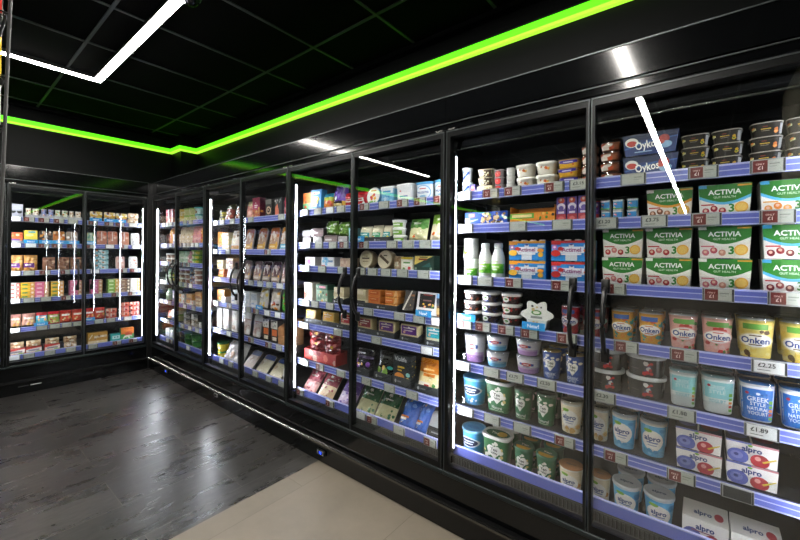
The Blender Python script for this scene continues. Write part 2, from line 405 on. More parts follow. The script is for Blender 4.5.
# temperature displays and badges on the kick plates
def display(loc, rot, label, lit):
    o = new('temperature_display', None, loc=loc, rot=(0, 0, rot)); tag(o, label, 'display')
    new('bezel', MB().rbox(-.036, .036, -.012, 0, -.016, .016, FRAME, .004).mesh('bezel'), o)
    new('screen_frame', MB().box(-.026, .026, -.0135, -.0115, -.012, .012, TAGF).mesh('screen_frame'), o)
    new('screen', MB().box(-.022, .022, -.0145, -.0134, -.0095, .0095, GLOSSB).mesh('screen'), o)
    if lit:
        d = MB(); BL = mat('blue_digits', '#2040ff', .4, emit='#2848ff', strength=3)
        art(d, [('R', .30, .2, .42, .8, '0'), ('R', .52, .15, .74, .85, '0')], lambda x, y, o_: (x, -.0146 - o_, y - .0095), .044, .019, inkf=lambda h: BL)
        new('digits', d.mesh('digits'), o)
display((2.90, -.030, .066), 0, 'temperature display glowing blue on the kick plate beside the pale floor edge', 1)
display((.50, -.030, .074), 0, 'small temperature display glowing blue on the kick plate near the corner', 1)
display((1.56, -.030, .090), 0, 'small unlit temperature display on the kick plate below the meat fridge', 0)
bd = MB(); art(bd, [R(0, .3, .45, .7, '#3a3c3e'), R(.52, .2, 1, .8, '#b8b8b6')], lambda x, y, o: (x, -o, y), .15, .016)
tag(new('maker_badge', bd.mesh('maker_badge'), loc=(LX + .0302, -.965, .062), rot=(0, 0, PI / 2)), 'silver maker badge on the black kick plate of the end fridge', 'badge')
RACKM = mat('rack_dark_wire', '#1a1a1a', .6, spec=.2)
# leaning wire rack at the picture's left edge
rk = new('wire_rack', None, loc=(3.36, -1.4555, 0), rot=(-math.radians(1.3), 0, 0)); tag(rk, 'dark wire shop rack leaning beside the aisle at the left edge', 'rack')
for nm, x, y in (('upright', 0, 0), ('upright', .0, -.26), ('upright', -.22, -.0), ('upright', -.22, -.26)):
    new(nm, MB().tube([(x, y, .1), (x, y, 2.15)], .0038, RACKM).mesh(nm), rk)
for z in (.3, .7, 1.1, 1.58, 1.70, 1.86):
    w = MB(); w.tube([(0, -.006, z), (-.22, -.006, z)], .004, RACKM); w.tube([(0, -.26, z), (-.22, -.26, z)], .004, RACKM)
    for k in range(7): w.tube([(-.22 * k / 6, 0, z + .004), (-.22 * k / 6, -.26, z + .004)], .002, RACKM, 5)
    new('wire_shelf', w.mesh('wire_shelf'), rk)
# ------------------------------------------------------------------ product kinds
KD = {}
def reg(key, parts, w, h, d, name, cat, desc, rnd=False, **k):
    KD[key] = dict(parts=parts, w=w, h=h, d=d, name=name, cat=cat, desc=desc, rnd=rnd, **k)
def sup(f, p): return (1 - abs(f) ** p) ** (1 / p)
def pot(key, desc, w, wb, h, col, ops, lid=('snap', '#e8e8e8'), p=2., ratio=1., name='yogurt_pot', cat='yogurt pot', lidops=None, band=None, back='', gloss=.3):
    m = ink(col, gloss); a0, a1 = wb / 2, w / 2
    rad = lambda z: a0 + (a1 - a0) * z / h
    b = MB(); b.ring([(a0 * .93, 0), (a0, .003), (rad(h * .5), h * .5), (rad(h * .93), h * .93), (a1 * 1.015, h * .97), (a1 * 1.015, h)], m, p, ratio, 36)
    def mf(x, y, o):
        y = min(y, h * .93); r = rad(y); f = max(-.97, min(.97, x / (w / 2)))
        return (f * (r + o), -(r * ratio + o) * sup(f, p), y)
    art(b, ops, mf, w, h * .93, w / 12)
    # the same print round the back half, so that the pot is not blank from behind
    lh = 0; parts = [('pot', b.mesh('pot'), '')]
    if lid:
        l = MB(); kind, lc = lid[0], lid[1]; R1 = a1 * 1.03
        if kind == 'snap':
            lh = .008; l.ring([(R1, h - .006), (R1 + .0015, h - .002), (R1 + .001, h + lh - .001), (R1 - .003, h + lh), (R1 - .006, h + lh - .003), (.002, h + lh - .003)], ink(lc), p, ratio, 36, cap0=False)
        elif kind == 'foil':
            lh = .002; l.ring([(R1, h - .0015), (R1 + .002, h + .0003), (R1, h + lh), (.002, h + lh)], ink(lc, .22), p, ratio, 36)
        elif kind == 'clear':
            lh = .012; l.ring([(R1, h - .006), (R1 + .001, h + lh - .002), (R1 - .003, h + lh), (R1 - .006, h + lh - .004), (.002, h + lh - .004)], CLEARLID, p, ratio, 36, cap0=False)
            l.ring([(a1 * .98, h + .0005), (a1 * .98, h + .0015), (.002, h + .0015)], ink(lc, .25), p, ratio, 36)
        if lidops:
            zt = h + lh - (.003 if kind == 'snap' else 0) + .0003 if kind != 'clear' else h + .0018
            art(l, lidops, lambda x, y, o: (x, y - a1 * ratio, zt + o), 2 * a1, 2 * a1 * ratio)
        parts.append(('lid', l.mesh('lid'), ''))
    reg(key, parts, w * 1.03 + .003, h + lh, w * ratio, name, cat, desc, True)
def carton(key, desc, w, h, d, col, ops, top=None, wb=None, dt=None, topops=None, sideops=None, name='carton', cat='box', extra=None, lean=0, rough=.38):
    wb = wb or w; dt = dt or d; m = ink(col, rough); b = MB()
    vs = [(-wb / 2, -d / 2, 0), (wb / 2, -d / 2, 0), (wb / 2, d / 2, 0), (-wb / 2, d / 2, 0), (-w / 2, -dt / 2, h), (w / 2, -dt / 2, h), (w / 2, dt / 2, h), (-w / 2, dt / 2, h)]
    b.add(vs, [(0, 3, 2, 1), (0, 1, 5, 4), (1, 2, 6, 5), (2, 3, 7, 6), (3, 0, 4, 7)], m); b.add(vs, [(4, 5, 6, 7)], ink(top or col, rough))
    fm = lambda x, y, o: (x * (wb + (w - wb) * y / h) / w, -(d + (dt - d) * y / h) / 2 - o, y)
    art(b, ops, fm, w, h)
    if sideops: art(b, sideops, lambda x, y, o: ((wb + (w - wb) * y / h) / 2 + o, x, y), d * .98, h)
    if topops: art(b, topops, lambda x, y, o: (x, y - dt / 2, h + o), w, dt)
    parts = [('sleeve' if extra else name, b.mesh(name), '')]
    if extra: parts += extra(w, h, d)
    reg(key, parts, w, h, d, name, cat, desc, lean=lean)
def pouch(key, desc, w, h, d, col, ops, name='food_pouch', cat='bag', lean=0, seed=0, crimp=.10, label=None, lops=None, back=None):
    rr = random.Random(seed); ph = [rr.uniform(0, 6) for _ in range(6)]
    def th(x, y):
        u, v = x / w, y / h
        a = max(0, 1 - (2 * u) ** 2) ** .55; c = crimp
        q = min(1, max(0, v / (c * 1.2))) ** .6 * min(1, max(0, (1 - v - c * .5) / (c * 1.6))) ** .6
        wv = .10 * math.sin(9 * u + 7 * v + ph[0]) * math.sin(11 * v + ph[1]) + .07 * math.sin(19 * u - 9 * v + ph[2]) + .05 * math.sin(27 * v + 8 * u + ph[3])
        return .0012 + d / 2 * a * q * (1 + wv * 1.6)
    b = MB(); m = film(col)
    b.grid(lambda u, v: ((u - .5) * w, -th((u - .5) * w, v * h), v * h), 16, 18, m)
    b.grid(lambda u, v: ((u - .5) * w, th((u - .5) * w, v * h), v * h), 10, 12, film(back or col), flip=True)
    mf = lambda x, y, o: (x, -th(x, y) - o, y)
    art(b, ops, mf, w, h, w / 16, h / 18, .0011, film)
    parts = [(name, b.mesh(name), '')]
    if lops:
        l = MB(); art(l, lops, mf, w, h, w / 16, h / 18, .0022, ink); parts.append(('label', l.mesh('label'), label or ''))
    reg(key, parts, w, h, d, name, cat, desc, lean=lean)
def tray(key, desc, w, h, d, col, ops, trayc='#202124', lops=None, name='meat_pack', cat='pack', lean=0, p=7):
    b = MB(); n = 32
    def ringpts(sx, sz, y): 
        out = []
        for k in range(n):
            t = 2 * PI * k / n; c, q = math.cos(t), math.sin(t)
            out.append((sx * w / 2 * math.copysign(abs(c) ** (2 / p), c), y, h / 2 + sz * h / 2 * math.copysign(abs(q) ** (2 / p), q)))
        return out
    L = [(1, 1, -d / 2), (1, 1, -d / 2 + .003), (.93, .93, -d / 2 + .004), (.88, .88, d / 2)]
    vs = [q for a in L for q in ringpts(*a)]
    fs = [(i * n + k, (i + 1) * n + k, (i + 1) * n + (k + 1) % n, i * n + (k + 1) % n) for i in range(3) for k in range(n)] + [[3 * n + k for k in range(n)][::-1]]
    b.add(vs, fs, ink(trayc), True)
    f = MB(); f.add(ringpts(.985, .985, -d / 2 - .0006), [list(range(n))], film(col))
    def mf(x, y, o):
        f_ = abs(2 * x / w); hz = h / 2 * .97 * (1 - min(f_, .999) ** p) ** (1 / p); return (x * .97, -d / 2 - .0006 - o, max(h / 2 - hz, min(h / 2 + hz, y)))
    art(f, ops, mf, w, h, w / 14, 0, .0006, film)
    parts = [('tray', b.mesh('tray'), ''), ('film', f.mesh('film'), '')]
    if lops:
        l = MB(); art(l, lops, mf, w, h, 0, 0, .0022, ink); parts.append(('label', l.mesh('label'), ''))
    reg(key, parts, w, h, d, name, cat, desc, lean=lean)
def block(key, desc, w, h, d, col, ops, lops, name='cheese_block', cat='cheese', lean=0, r=.006):
    b = MB(); b.rbox(-w / 2, w / 2, -d / 2, d / 2, 0, h, film(col), r, 2); fm = lambda x, y, o: (x, -d / 2 - o, y)
    art(b, ops, fm, w, h)
    parts = [(name, b.mesh(name), '')]
    if lops: l = MB(); art(l, lops, fm, w, h, off=.0016); parts.append(('label', l.mesh('label'), ''))
    reg(key, parts, w, h, d, name, cat, desc, lean=lean)
def lines(u0, u1, v, n, dv, c, hh=.03): return [R(u0, v - i * dv, u1 - (i % 2) * (u1 - u0) * .25, v - i * dv + hh, c) for i in range(n)]
BERRY = ['#7d1626', '#a3243a', '#5a0f1f']
# --- near fridge, right door
def activia(key, desc, bandc, fruits, cor='#f0f0ea', strip='#b9252f'):
    ops = [K(.46, .62, '#2c7a2c'), K(.40, .58, bandc, .60) if 0 else R(0, 0, .001, .001, bandc)]
    ops = [R(0, 0, 1, .6, '#e9e6e0'), K(.36, .56, bandc), K(.44, .66, '#2f7d2d'), R(0, .90, .16, 1, cor), R(.74, .92, 1, .97, '#d99a3c'),
           T('ACTIVIA', .5, .76, .15, '#ffffff', 1, .64), T('GUT HEALTH', .5, .60, .065, '#d8ecd0', .5, .45), R(.03, .35, .30, .39, strip)]
    for i, c in enumerate(fruits): ops.append(E(.12 + i * .17, .17 + (i % 2) * .07, .075, .10, c)); ops.append(E(.115 + i * .17, .19 + (i % 2) * .07, .035, .045, '#e8b9a4'))
    ops += [E(.83, .26, .135, .17, '#e3ab45'), E(.83, .26, .10, .13, '#e9bf62'), T('3', .64, .25, .24, '#2f7d2d', 1.4)]
    def ex(w, h, d):
        return [('foil_lid', MB().box(a * w, b * w, -d / 2 + .005, d / 2 - .005, h, h + .002, ink(c, .25)).mesh('foil_lid'), '') for a, b, c in ((-.12, .12, '#5b4a9a'), (-.47, -.16, '#d9d6cf'), (.16, .47, '#d9d6cf'))]
    carton(key, desc, .134, .104, .12, '#e9e6e0', ops, top='#2f7d2d', wb=.122, name='yogurt_multipack', cat='yogurt multipack', extra=ex)
activia('act_or', 'green and white yogurt multipack with orange band', '#e39a2e', ['#8a5a3a', '#7a4a30', '#a06b45'])
activia('act_bl', 'green and white yogurt multipack with blue band, raspberries', '#58b4e4', ['#a8283c', '#982238', '#a8283c'], '#4aa4da')
activia('act_pe', 'green and white yogurt multipack with blue band, peaches', '#58b4e4', ['#e0913a', '#d67f30', '#e29a40'], '#4aa4da', '#e0a040')
activia('act_st', 'green and white yogurt multipack with red fruit', '#f2f2ee', ['#b52a34', '#c9767a', '#a82430'])
activia('act_ru', 'green and white yogurt multipack with pink rhubarb', '#f2f2ee', ['#c46a76', '#b8525f', '#c98c7a'], strip='#d0667a')
activia('act_ch', 'green and white yogurt multipack with blue band, cherries', '#58b4e4', ['#7a1a2a', '#8f2030', '#6a1424'], '#4aa4da')
pot('choc', 'brown chocolate dessert pot with white swirl', .070, .060, .026, '#a8664a', [R(0, .0, .62, 1, '#c06a44'), B(3, 9, .1, .15, .6, .85, .13, ['#efe6da', '#e8ddd0', '#c9552e'])], ('clear', '#a97a5e'), 4, 1, 'dessert_pot', 'dessert')
carton('oykos', 'blue yogurt sleeve pack with strawberry print', .172, .078, .10, '#0e3070', [R(0, .70, 1, 1, '#0a2250'), G([(.0, .30), (.6, .62), (1, .66), (1, .72), (.6, .68), (0, .36)], '#2a5ca4'), E(.16, .62, .13, .22, '#e9e6e4'), E(.16, .57, .10, .14, '#c0392f'), T('Oykos', .45, .48, .36, '#ffffff', .8, .46, .12),
      E(.76, .62, .10, .20, '#b43a3a'), E(.80, .36, .12, .16, '#8fb6de'), E(.72, .50, .06, .10, '#c9524a'), R(.2, .12, .55, .17, '#8fb0dc')], wb=.15, name='yogurt_multipack', cat='yogurt multipack', top='#0e3070')
def darkpot(key, desc, w, h, cs, tc):
    pot(key, desc, w, w * .86, h, '#25221f', [R(0, 0, 1, 1, '#2a2623'), B(5, 3, .02, .2, .14, .8, .05, ['#c9cf9a', '#ece7d2', cs[0]]), R(.3, .55, .62, .62, tc), R(.32, .42, .58, .46, '#8f8a80'), R(.36, .74, .52, .80, '#8a3a2a'), B(7, 3, .74, .25, .86, .75, .075, cs), R(.88, .1, .97, .9, '#8d8f90')],
        ('foil', '#a9a49a'), 4, 1, 'yogurt_pot', 'yogurt pot')
darkpot('pine', 'black yogurt pot with yellow pineapple print', .074, .040, ['#e8c432', '#d6a826', '#4f7a34'], '#c9a83a')
darkpot('apri', 'black yogurt pot with orange apricot print', .080, .042, ['#d9843c', '#c96f2e', '#e39a56'], '#c9a83a')
pot('kidb', 'small blue fruit pot with dotted print', .034, .034, .037, '#e8ebee', [R(.06, .1, .94, .92, '#2f86c8'), B(8, 5, .15, .2, .85, .8, .10, ['#e05a6a', '#f0c93a', '#5fb04a', '#f2b7c2']), R(.06, .1, .94, .22, '#4f9a3e')], ('foil', '#d9dde0'), 6, 1, 'fromage_frais_pot', 'yogurt pot')
pot('kidr', 'slim purple and red drink pot', .036, .034, .078, '#6a3f93', [R(0, 0, 1, .4, '#b8323a'), B(9, 6, .1, .4, .9, .95, .14, ['#e7dff0', '#d9503a', '#8f6ac0'])], ('foil', '#c94a3a'), 2, 1, 'yogurt_drink', 'yogurt drink')
def onken(key, desc, base, cs, oval, txt, top, w=.084, h=.112, badge='#5f9e3c', lid='#dcdcd8'):
    sd = len(key) + len(desc)
    pot(key, desc, w, w * .80, h, base, [R(0, 0, 1, 1, base), B(sd, 11, .03, .02, .97, .32, .10, cs), B(sd + 1, 9, .03, .66, .97, .98, .10, cs), R(.18, .82, .82, .98, badge), E(.5, .51, .47, .22, oval), E(.5, .51, .43, .19, '#f4f0ea'), T('Onken', .5, .51, .17, txt, 1.3, .76), R(.32, .37, .68, .40, top), R(.34, .63, .66, .66, top)],
        ('clear', lid))
onken('onk_red', 'red yogurt pot with white oval label', '#a3242e', ['#c23a40', '#8a1a24', '#3f6ab0', '#d96a5a'], '#d8d4d8', '#1f3f8a', '#b8323a', .080, .108, '#3f62a8')
onken('onk_man', 'orange and teal mango yogurt pot', '#e0a030', ['#e8902a', '#e3b23a', '#2f9a8a', '#cf5f2a', '#3fa89a'], '#e3b030', '#1f3f8a', '#cf6f3a', .076, .110, '#3560a8')
onken('onk_str', 'pink yogurt pot with strawberries', '#e9a9a0', ['#c9302a', '#d6453a', '#b8241f', '#e9c0b4', '#4f8a3a'], '#e9b4ac', '#1f3f8a', '#c94a44', .082, .114)
onken('onk_van', 'yellow vanilla yogurt pot', '#e6cc6a', ['#eedc94', '#e3c250', '#5a3f24', '#ead585'], '#eddca0', '#1f3f8a', '#6a5030', .090, .120)
pot('blk', 'black dessert tub with white lid', .124, .110, .070, '#2b2826', [R(0, 0, 1, 1, '#2f2b29'), B(11, 12, .54, .18, .80, .80, .06, ['#c9302f', '#d8d4d0', '#b8242a', '#e9e4e0', '#35406a']), R(.12, .4, .4, .44, '#6a625c'), B(12, 3, .03, .2, .1, .8, .03, ['#b86a4a', '#8f3f34'])], ('snap', '#d9dadc'), 2, .9, 'dessert_tub', 'dessert', gloss=.2)
GRADE = [R(.80, .56, .90, .66, '#6aa832'), R(.80, .44, .90, .52, '#6aa832'), R(.80, .33, .90, .41, '#d97f2e'), R(.80, .22, .90, .30, '#c93a2e'), R(.80, .11, .90, .19, '#6aa832')]
pot('teal', 'white and aqua yogurt tub with pale lid', .088, .074, .118, '#e6ebe9', [R(0, .46, 1, .96, '#8fd0d6'), T('GREEK', .45, .80, .11, '#dff2f2', .6, .5), T('STYLE', .45, .66, .11, '#dff2f2', .6, .5), T('YOGURT', .45, .38, .10, '#5fb4c0', .6, .55), E(.2, .84, .05, .04, '#c2304a')] + GRADE, ('clear', '#a8d4da'), 3.2)
pot('greek', 'bright blue greek yogurt tub', .090, .076, .118, '#e9edf0', [R(0, .05, 1, .95, '#1f6fc4'), B(13, 26, .04, .06, .96, .94, .03, ['#3f8ad6', '#175aa8']), T('GREEK', .5, .66, .13, '#eaf2fa', .6, .62), T('STYLE', .5, .52, .10, '#eaf2fa', .5, .5), T('NATURAL', .5, .38, .10, '#eaf2fa', .5, .62), T('YOGURT', .5, .25, .10, '#eaf2fa', .5, .6), E(.2, .82, .05, .04, '#c2304a'), E(.5, .82, .06, .04, '#dfeaf6')] + GRADE, ('clear', '#2f7fd0'), 3.2)
def alpro(key, desc, base, cs, lid, lt=None, w=.084, h=.122, lidops=None):
    pot(key, desc, w, w * .80, h, '#ece6da', [R(0, 0, 1, 1, base), B(len(desc), 10, .0, .03, 1, .97, .14, cs), E(.5, .52, .40, .34, '#efeae2'), E(.34, .84, .16, .06, '#7fb03a'), T('alpro', .5, .60, .16, '#1f3a7a', 1.4, .62), R(.28, .44, .72, .48, '#6a7aa8'), R(.32, .36, .68, .39, '#9aa4bc'), B(21, 4, .35, .06, .65, .26, .10, cs[:2])], (lt or 'clear', lid), lidops=lidops)
alpro('alp_al', 'cream almond plant yogurt pot', '#e9d9ba', ['#d9a860', '#e3c48a', '#c98f4f', '#f0e6d0'], '#d9ccb4')
alpro('alp_bl', 'blue and white plant yogurt pot', '#5fb0dc', ['#4f9fd0', '#7cc0e6', '#3f8fc4'], '#c9d4dc')
LT = [T('alpro', .5, .5, .16, '#3f4a6a', 1.2, .5)]
alpro('alp_alo', 'cream almond plant yogurt pot with coppery lid', '#e9d9ba', ['#d9a860', '#e3c48a', '#c98f4f', '#f0e6d0'], '#c08a60', 'foil', .090, .110, [T('alpro', .5, .5, .14, '#6a4a34', 1.2, .5)])
alpro('alp_blo', 'blue plant yogurt pot with silver lid', '#5fb0dc', ['#4f9fd0', '#7cc0e6', '#3f8fc4'], '#c4c8ca', 'snap', .092, .110, LT)
FR = [E(.22, .30, .22, .34, '#5f68b4'), E(.20, .34, .13, .18, '#8088c8'), E(.19, .36, .05, .07, '#3f4684'), E(.66, .26, .19, .30, '#b0303c'), E(.62, .36, .06, .10, '#e9a8a0'), G([(.70, .26), (.96, .52), (.98, .48), (.74, .2)], '#d9c23a')]
carton('alp_c', 'white plant yogurt carton with fruit', .124, .068, .118, '#ebe7e4', [R(0, 0, 1, 1, '#ece8e6'), R(0, .92, .5, 1, '#6a70b8'), R(.5, .92, 1, 1, '#c9808a')] + FR + [T('alpro', .5, .72, .24, '#1f3a7a', 1.4, .40), E(.47, .88, .05, .05, '#7fb03a')], top='#4a4658',
       topops=[E(.25, .5, .2, .3, '#5f68b4'), E(.75, .5, .2, .3, '#8f2834'), R(.48, 0, .52, 1, '#ebe7e4')], wb=.116, name='yogurt_multipack', cat='yogurt multipack')
carton('alp_cl', 'white lying plant yogurt carton', .124, .090, .12, '#ebe7e4', [R(0, 0, 1, 1, '#ece8e6')] + FR + [T('alpro', .5, .74, .20, '#1f3a7a', 1.4, .40), R(.2, .56, .7, .60, '#9a6a7a')], top='#e4dfdc', topops=[T('alpro', .45, .4, .22, '#1f3a7a', 1.4, .4), E(.8, .4, .1, .2, '#b0303c')], name='yogurt_multipack', cat='yogurt multipack')
# --- near fridge, left door
pot('spread', 'white and blue tub with blue swoosh', .062, .054, .058, '#e3e7ee', [G([(.1, .1), (.5, .3), (.9, .7), (.9, .9), (.4, .5), (.1, .3)], '#2f56b8'), R(.2, .78, .8, .86, '#7f9ad0')], ('snap', '#dfe4ea'), 2, 1, 'dessert_tub', 'tub')
carton('smallp', 'small purple and red box', .045, .046, .04, '#4a3f98', [E(.5, .55, .3, .3, '#d9483a'), R(.1, .1, .9, .25, '#d9d4ea')], name='dessert_box', cat='box')
pot('snackc', 'cream snack pot with brown cookie print', .074, .064, .036, '#d9cdb0', [R(.45, 0, 1, 1, '#4a3a2c'), B(31, 9, .45, .1, .95, .9, .07, ['#d9c49a', '#ece2c4', '#8a6a44', '#2a201a'])], ('foil', '#cfc4a8'), 4, 1, 'yogurt_pot', 'yogurt pot')
carton('creamb', 'flat cream and purple dessert box', .076, .034, .08, '#eadfb6', [R(0, 0, .3, .5, '#6a4ab0'), B(33, 6, .35, .3, .95, .8, .05, ['#8a6a3a', '#c9a85a', '#4a3a7a'])], name='dessert_box', cat='box')
pot('redp', 'dark pot with red strawberry print', .060, .052, .031, '#3a2a2c', [E(.45, .5, .34, .46, '#c9302c'), E(.38, .62, .08, .12, '#e98a7a'), R(.75, 0, 1, 1, '#8a8086')], ('foil', '#b8b0b0'), 4, 1, 'dessert_pot', 'dessert')
pot('whip', 'plain white dessert pot', .058, .050, .032, '#d3d2ce', [R(.2, .3, .8, .5, '#c4c3c0')], ('foil', '#cfcecb'), 3, 1, 'dessert_pot', 'dessert')
pot('whto', 'white tub with orange fruit print', .084, .070, .046, '#ece6da', [B(35, 5, .3, .3, .75, .75, .075, ['#e0743a', '#d9542a', '#5f9ac4', '#e9a050', '#e9c86a']), R(.3, .8, .7, .86, '#b8b4a8')], ('snap', '#e4e0d8'), 3, 1, 'yogurt_pot', 'yogurt pot')
pot('yelp', 'yellow and purple dessert pot', .082, .072, .032, '#e3b02e', [K(.52, .72, '#3f2f9a'), R(.28, .66, .74, .82, '#dcd4f0'), E(.75, .40, .06, .12, '#c9602a')], ('foil', '#a8865a'), 4, 1, 'dessert_pot', 'dessert')
carton('cookb', 'long blue box with biscuit print', .215, .066, .09, '#1f4fb8', [R(.10, .68, .24, .90, '#d9504a'), R(.12, .74, .22, .82, '#f0e4e0'), R(.0, .02, .12, .6, '#c4ccda'), B(37, 40, .36, .15, .97, .92, .04, ['#c9a870', '#8a6a4a', '#efe4cc', '#4a3a30', '#e3c48a']), G([(.14, .30), (.32, .44), (.33, .52), (.14, .42)], '#9ab4e6')], name='dessert_box', cat='box')
def opentray(key, desc, w, h, d, col, lip, cat='display tray', sideh=None, ops=None, name='display_tray'):
    b = MB(); m = ink(col, .5); sh = sideh or lip; t = .002
    b.box(-w / 2, w / 2, -d / 2, d / 2, 0, t, m); b.box(-w / 2, w / 2, -d / 2, -d / 2 + t, t, lip, m); b.box(-w / 2, w / 2, d / 2 - t, d / 2, t, h, m)
    for s in (-1, 1):
        x0, x1 = (-w / 2, -w / 2 + t) if s < 0 else (w / 2 - t, w / 2)
        b.add([(x0, -d / 2, t), (x1, -d / 2, t), (x1, d / 2, t), (x0, d / 2, t), (x0, -d / 2, sh), (x1, -d / 2, sh), (x1, d / 2, h), (x0, d / 2, h)], [(0, 3, 2, 1), (4, 5, 6, 7), (0, 1, 5, 4), (1, 2, 6, 5), (2, 3, 7, 6), (3, 0, 4, 7)], m)
    art(b, ops, lambda x, y, o: (x, -d / 2 - o, y), w, lip)
    reg(key, [(name, b.mesh(name), '')], w, h, d, name, cat, desc)
opentray('ortray', 'orange cardboard display tray with green leaf print', .20, .078, .10, '#e08a24', .050, sideh=.078, ops=[R(0, .5, .55, .95, '#5f9e3a'), R(.05, .6, .5, .85, '#d9c890'), B(39, 8, .6, .1, .98, .9, .03, ['#4f8a2e', '#2a241c', '#e9b050'])])
pot('yogn', 'small pot with green leaf print', .060, .052, .046, '#c9c48a', [B(41, 8, .1, .2, .9, .9, .10, ['#7fa84a', '#e3dcb8', '#4f7a34', '#d9a050'])], ('foil', '#d9c070'), 3, 1, 'yogurt_pot', 'yogurt pot')
carton('kidpk', 'purple and red kids yogurt drink carton', .046, .106, .05, '#5f4a9c', [R(0, 0, 1, .34, '#a83a44'), E(.5, .86, .32, .11, '#d6583f'), E(.45, .89, .12, .05, '#f0d0c0'), E(.5, .62, .42, .14, '#e6e2f0'), E(.5, .56, .26, .10, '#6a5aa8'), R(.2, .36, .8, .44, '#d9d0e4'), E(.5, .17, .3, .08, '#cf6a6a')], name='yogurt_multipack', cat='yogurt multipack')
GR = [R(.0, .12, 1, .52, '#7fc43a'), G([(.55, .1), (1, .55), (1, .1)], '#4f9e2a'), R(.15, .36, .75, .42, '#eef6e0'), R(.15, .26, .65, .32, '#eef6e0'), R(.1, .58, .6, .64, '#9ac46a')]
pot('gcup', 'white and green yogurt cup', .082, .066, .090, '#e9ebe6', GR, ('foil', '#dfe2dc'))
pot('gcupu', 'white cup with green script', .072, .082, .092, '#e9ebe6', [E(.3, .5, .2, .3, '#7fc43a'), E(.34, .56, .12, .2, '#e9ebe6'), R(.55, .1, .85, .7, '#d3d6ce')], ('foil', '#e2e4de'))
def bottle(key, desc, w, h, col, ops, capc):
    r = w / 2; b = MB(); prof = [(r * .9, 0), (r, .004), (r, h * .52), (r * .93, h * .62), (r * .62, h * .80), (r * .56, h * .86)]
    b.ring(prof, ink(col), n=28)
    def mf(x, y, o):
        f = max(-.97, min(.97, x / r)); return (f * (r + o), -(r + o) * sup(f, 2), y)
    art(b, ops, mf, w, h * .52, w / 10)
    c = MB(); c.ring([(r * .62, h * .86), (r * .64, h * .88), (r * .62, h * .99), (r * .5, h)], ink(capc), n=24)
    reg(key, [('bottle', b.mesh('bottle'), ''), ('cap', c.mesh('cap'), '')], w, h, w, 'yogurt_bottle', 'bottle', desc, True)
bottle('botl', 'white yogurt drink bottle with green band', .062, .164, '#e6e8e4', [R(.0, .28, 1, .80, '#7fc43a'), G([(.55, .28), (1, .8), (1, .28)], '#4f9e2a'), R(.2, .60, .75, .68, '#eef6e0'), R(.2, .46, .65, .54, '#eef6e0'), R(.15, .88, .7, .93, '#9ac46a')], '#e9e9e6')
def actimel(key, desc, strip, fr):
    ops = [R(0, .88, 1, 1, strip), R(0, .80, .24, .88, strip), B(43, 10, .05, .1, .95, .8, .06, ['#1f7fd0', '#5fb4ea', '#2f90dc']), G([(.44, .80), (.56, .80), (.56, .70), (.64, .52), (.64, .02), (.36, .02), (.36, .52), (.44, .70)], '#cfd6de'), E(.5, .80, .04, .04, '#3f3f8a'),
           E(.09, .68, .07, .11, '#b070b4'), E(.09, .68, .03, .06, '#e9dff0'), R(.20, .40, .80, .70, '#dfe6f0'), T('Actimel', .50, .56, .20, '#8a2a72', 1.2, .56), R(.26, .30, .74, .38, '#e6ebf2'), E(.12, .38, .12, .16, fr[0]), E(.24, .60, .07, .10, fr[1]), E(.88, .30, .07, .12, fr[0]), E(.88, .52, .09, .10, fr[2]), R(.8, .66, .98, .80, '#b8d4ee')]
    def ex(w, h, d):
        out = []
        for i in range(4):
            l = MB(); l.ring([(.013, h - .004), (.013, h + .004), (.010, h + .006)], ink('#e6e3dc'), n=16); l.v = [(x + (i - 1.5) * w / 4, y - d * .18, z) for x, y, z in l.v]
            out.append(('bottle_top', l.mesh('bottle_top'), ''))
        return out
    carton(key, desc, .160, .084, .07, '#2a86d4', ops, top=strip, name='yogurt_drink_multipack', cat='yogurt drink multipack', extra=ex)
actimel('actm_o', 'blue yogurt drink multipack with orange strip', '#e0972a', ['#efb83a', '#d9483a', '#e9962e'])
actimel('actm_r', 'blue yogurt drink multipack with red strip', '#c42f2f', ['#c9302a', '#b8262a', '#e0703a'])
def smallfr(key, desc, cs):
    pot(key, desc, .082, .070, .040, '#2b211e', [R(0, 0, 1, 1, '#332523'), B(len(desc) + 3, 12, .0, .05, 1, .95, .07, cs + ['#201816']), E(.32, .52, .20, .32, '#ecebe6'), E(.34, .56, .10, .12, '#5f9e44'), E(.24, .36, .08, .12, '#f4f2ee')], ('snap', '#dedcd8'), 3, 1)
smallfr('sm_str', 'small fruit layer yogurt pot, strawberry', ['#c9502e', '#e0743f', '#8a2420'])
smallfr('sm_blu', 'small fruit layer yogurt pot, blueberry', ['#2f3f7a', '#46569a', '#1f2a54'])
smallfr('sm_che', 'small fruit layer yogurt pot, cherry', ['#b82a24', '#e06a2e', '#6a1820'])
def fage(key, desc, w, h, c1, c2, p=2):
    pot(key, desc, w, w * .80, h, '#e9e7ea', [K(.30, .42, '#e9e7ea') if 0 else R(0, 0, 1, .34, c1), R(0, .30, 1, .42, c2), G([(.22, .56), (.78, .56), (.80, .64), (.78, .72), (.22, .72), (.20, .64)], '#2f4a9a'), E(.5, .64, .20, .13, '#c23a3a'), T('FAGE', .5, .64, .11, '#ffffff', 1, .42), R(.36, .44, .64, .50, '#8a94b8')], ('snap', '#3a3d40') if 0 else ('clear', '#cfd0d4'), p)
fage('fageP', 'tall white yogurt tub with lilac base', .108, .128, '#b48ac4', '#cdb0d8')
fage('fageB', 'white yogurt tub with blue base', .104, .064, '#6fb4dc', '#a8d2e8')
fage('fageL', 'white yogurt tub with lilac base', .110, .066, '#b48ac4', '#cdb0d8')
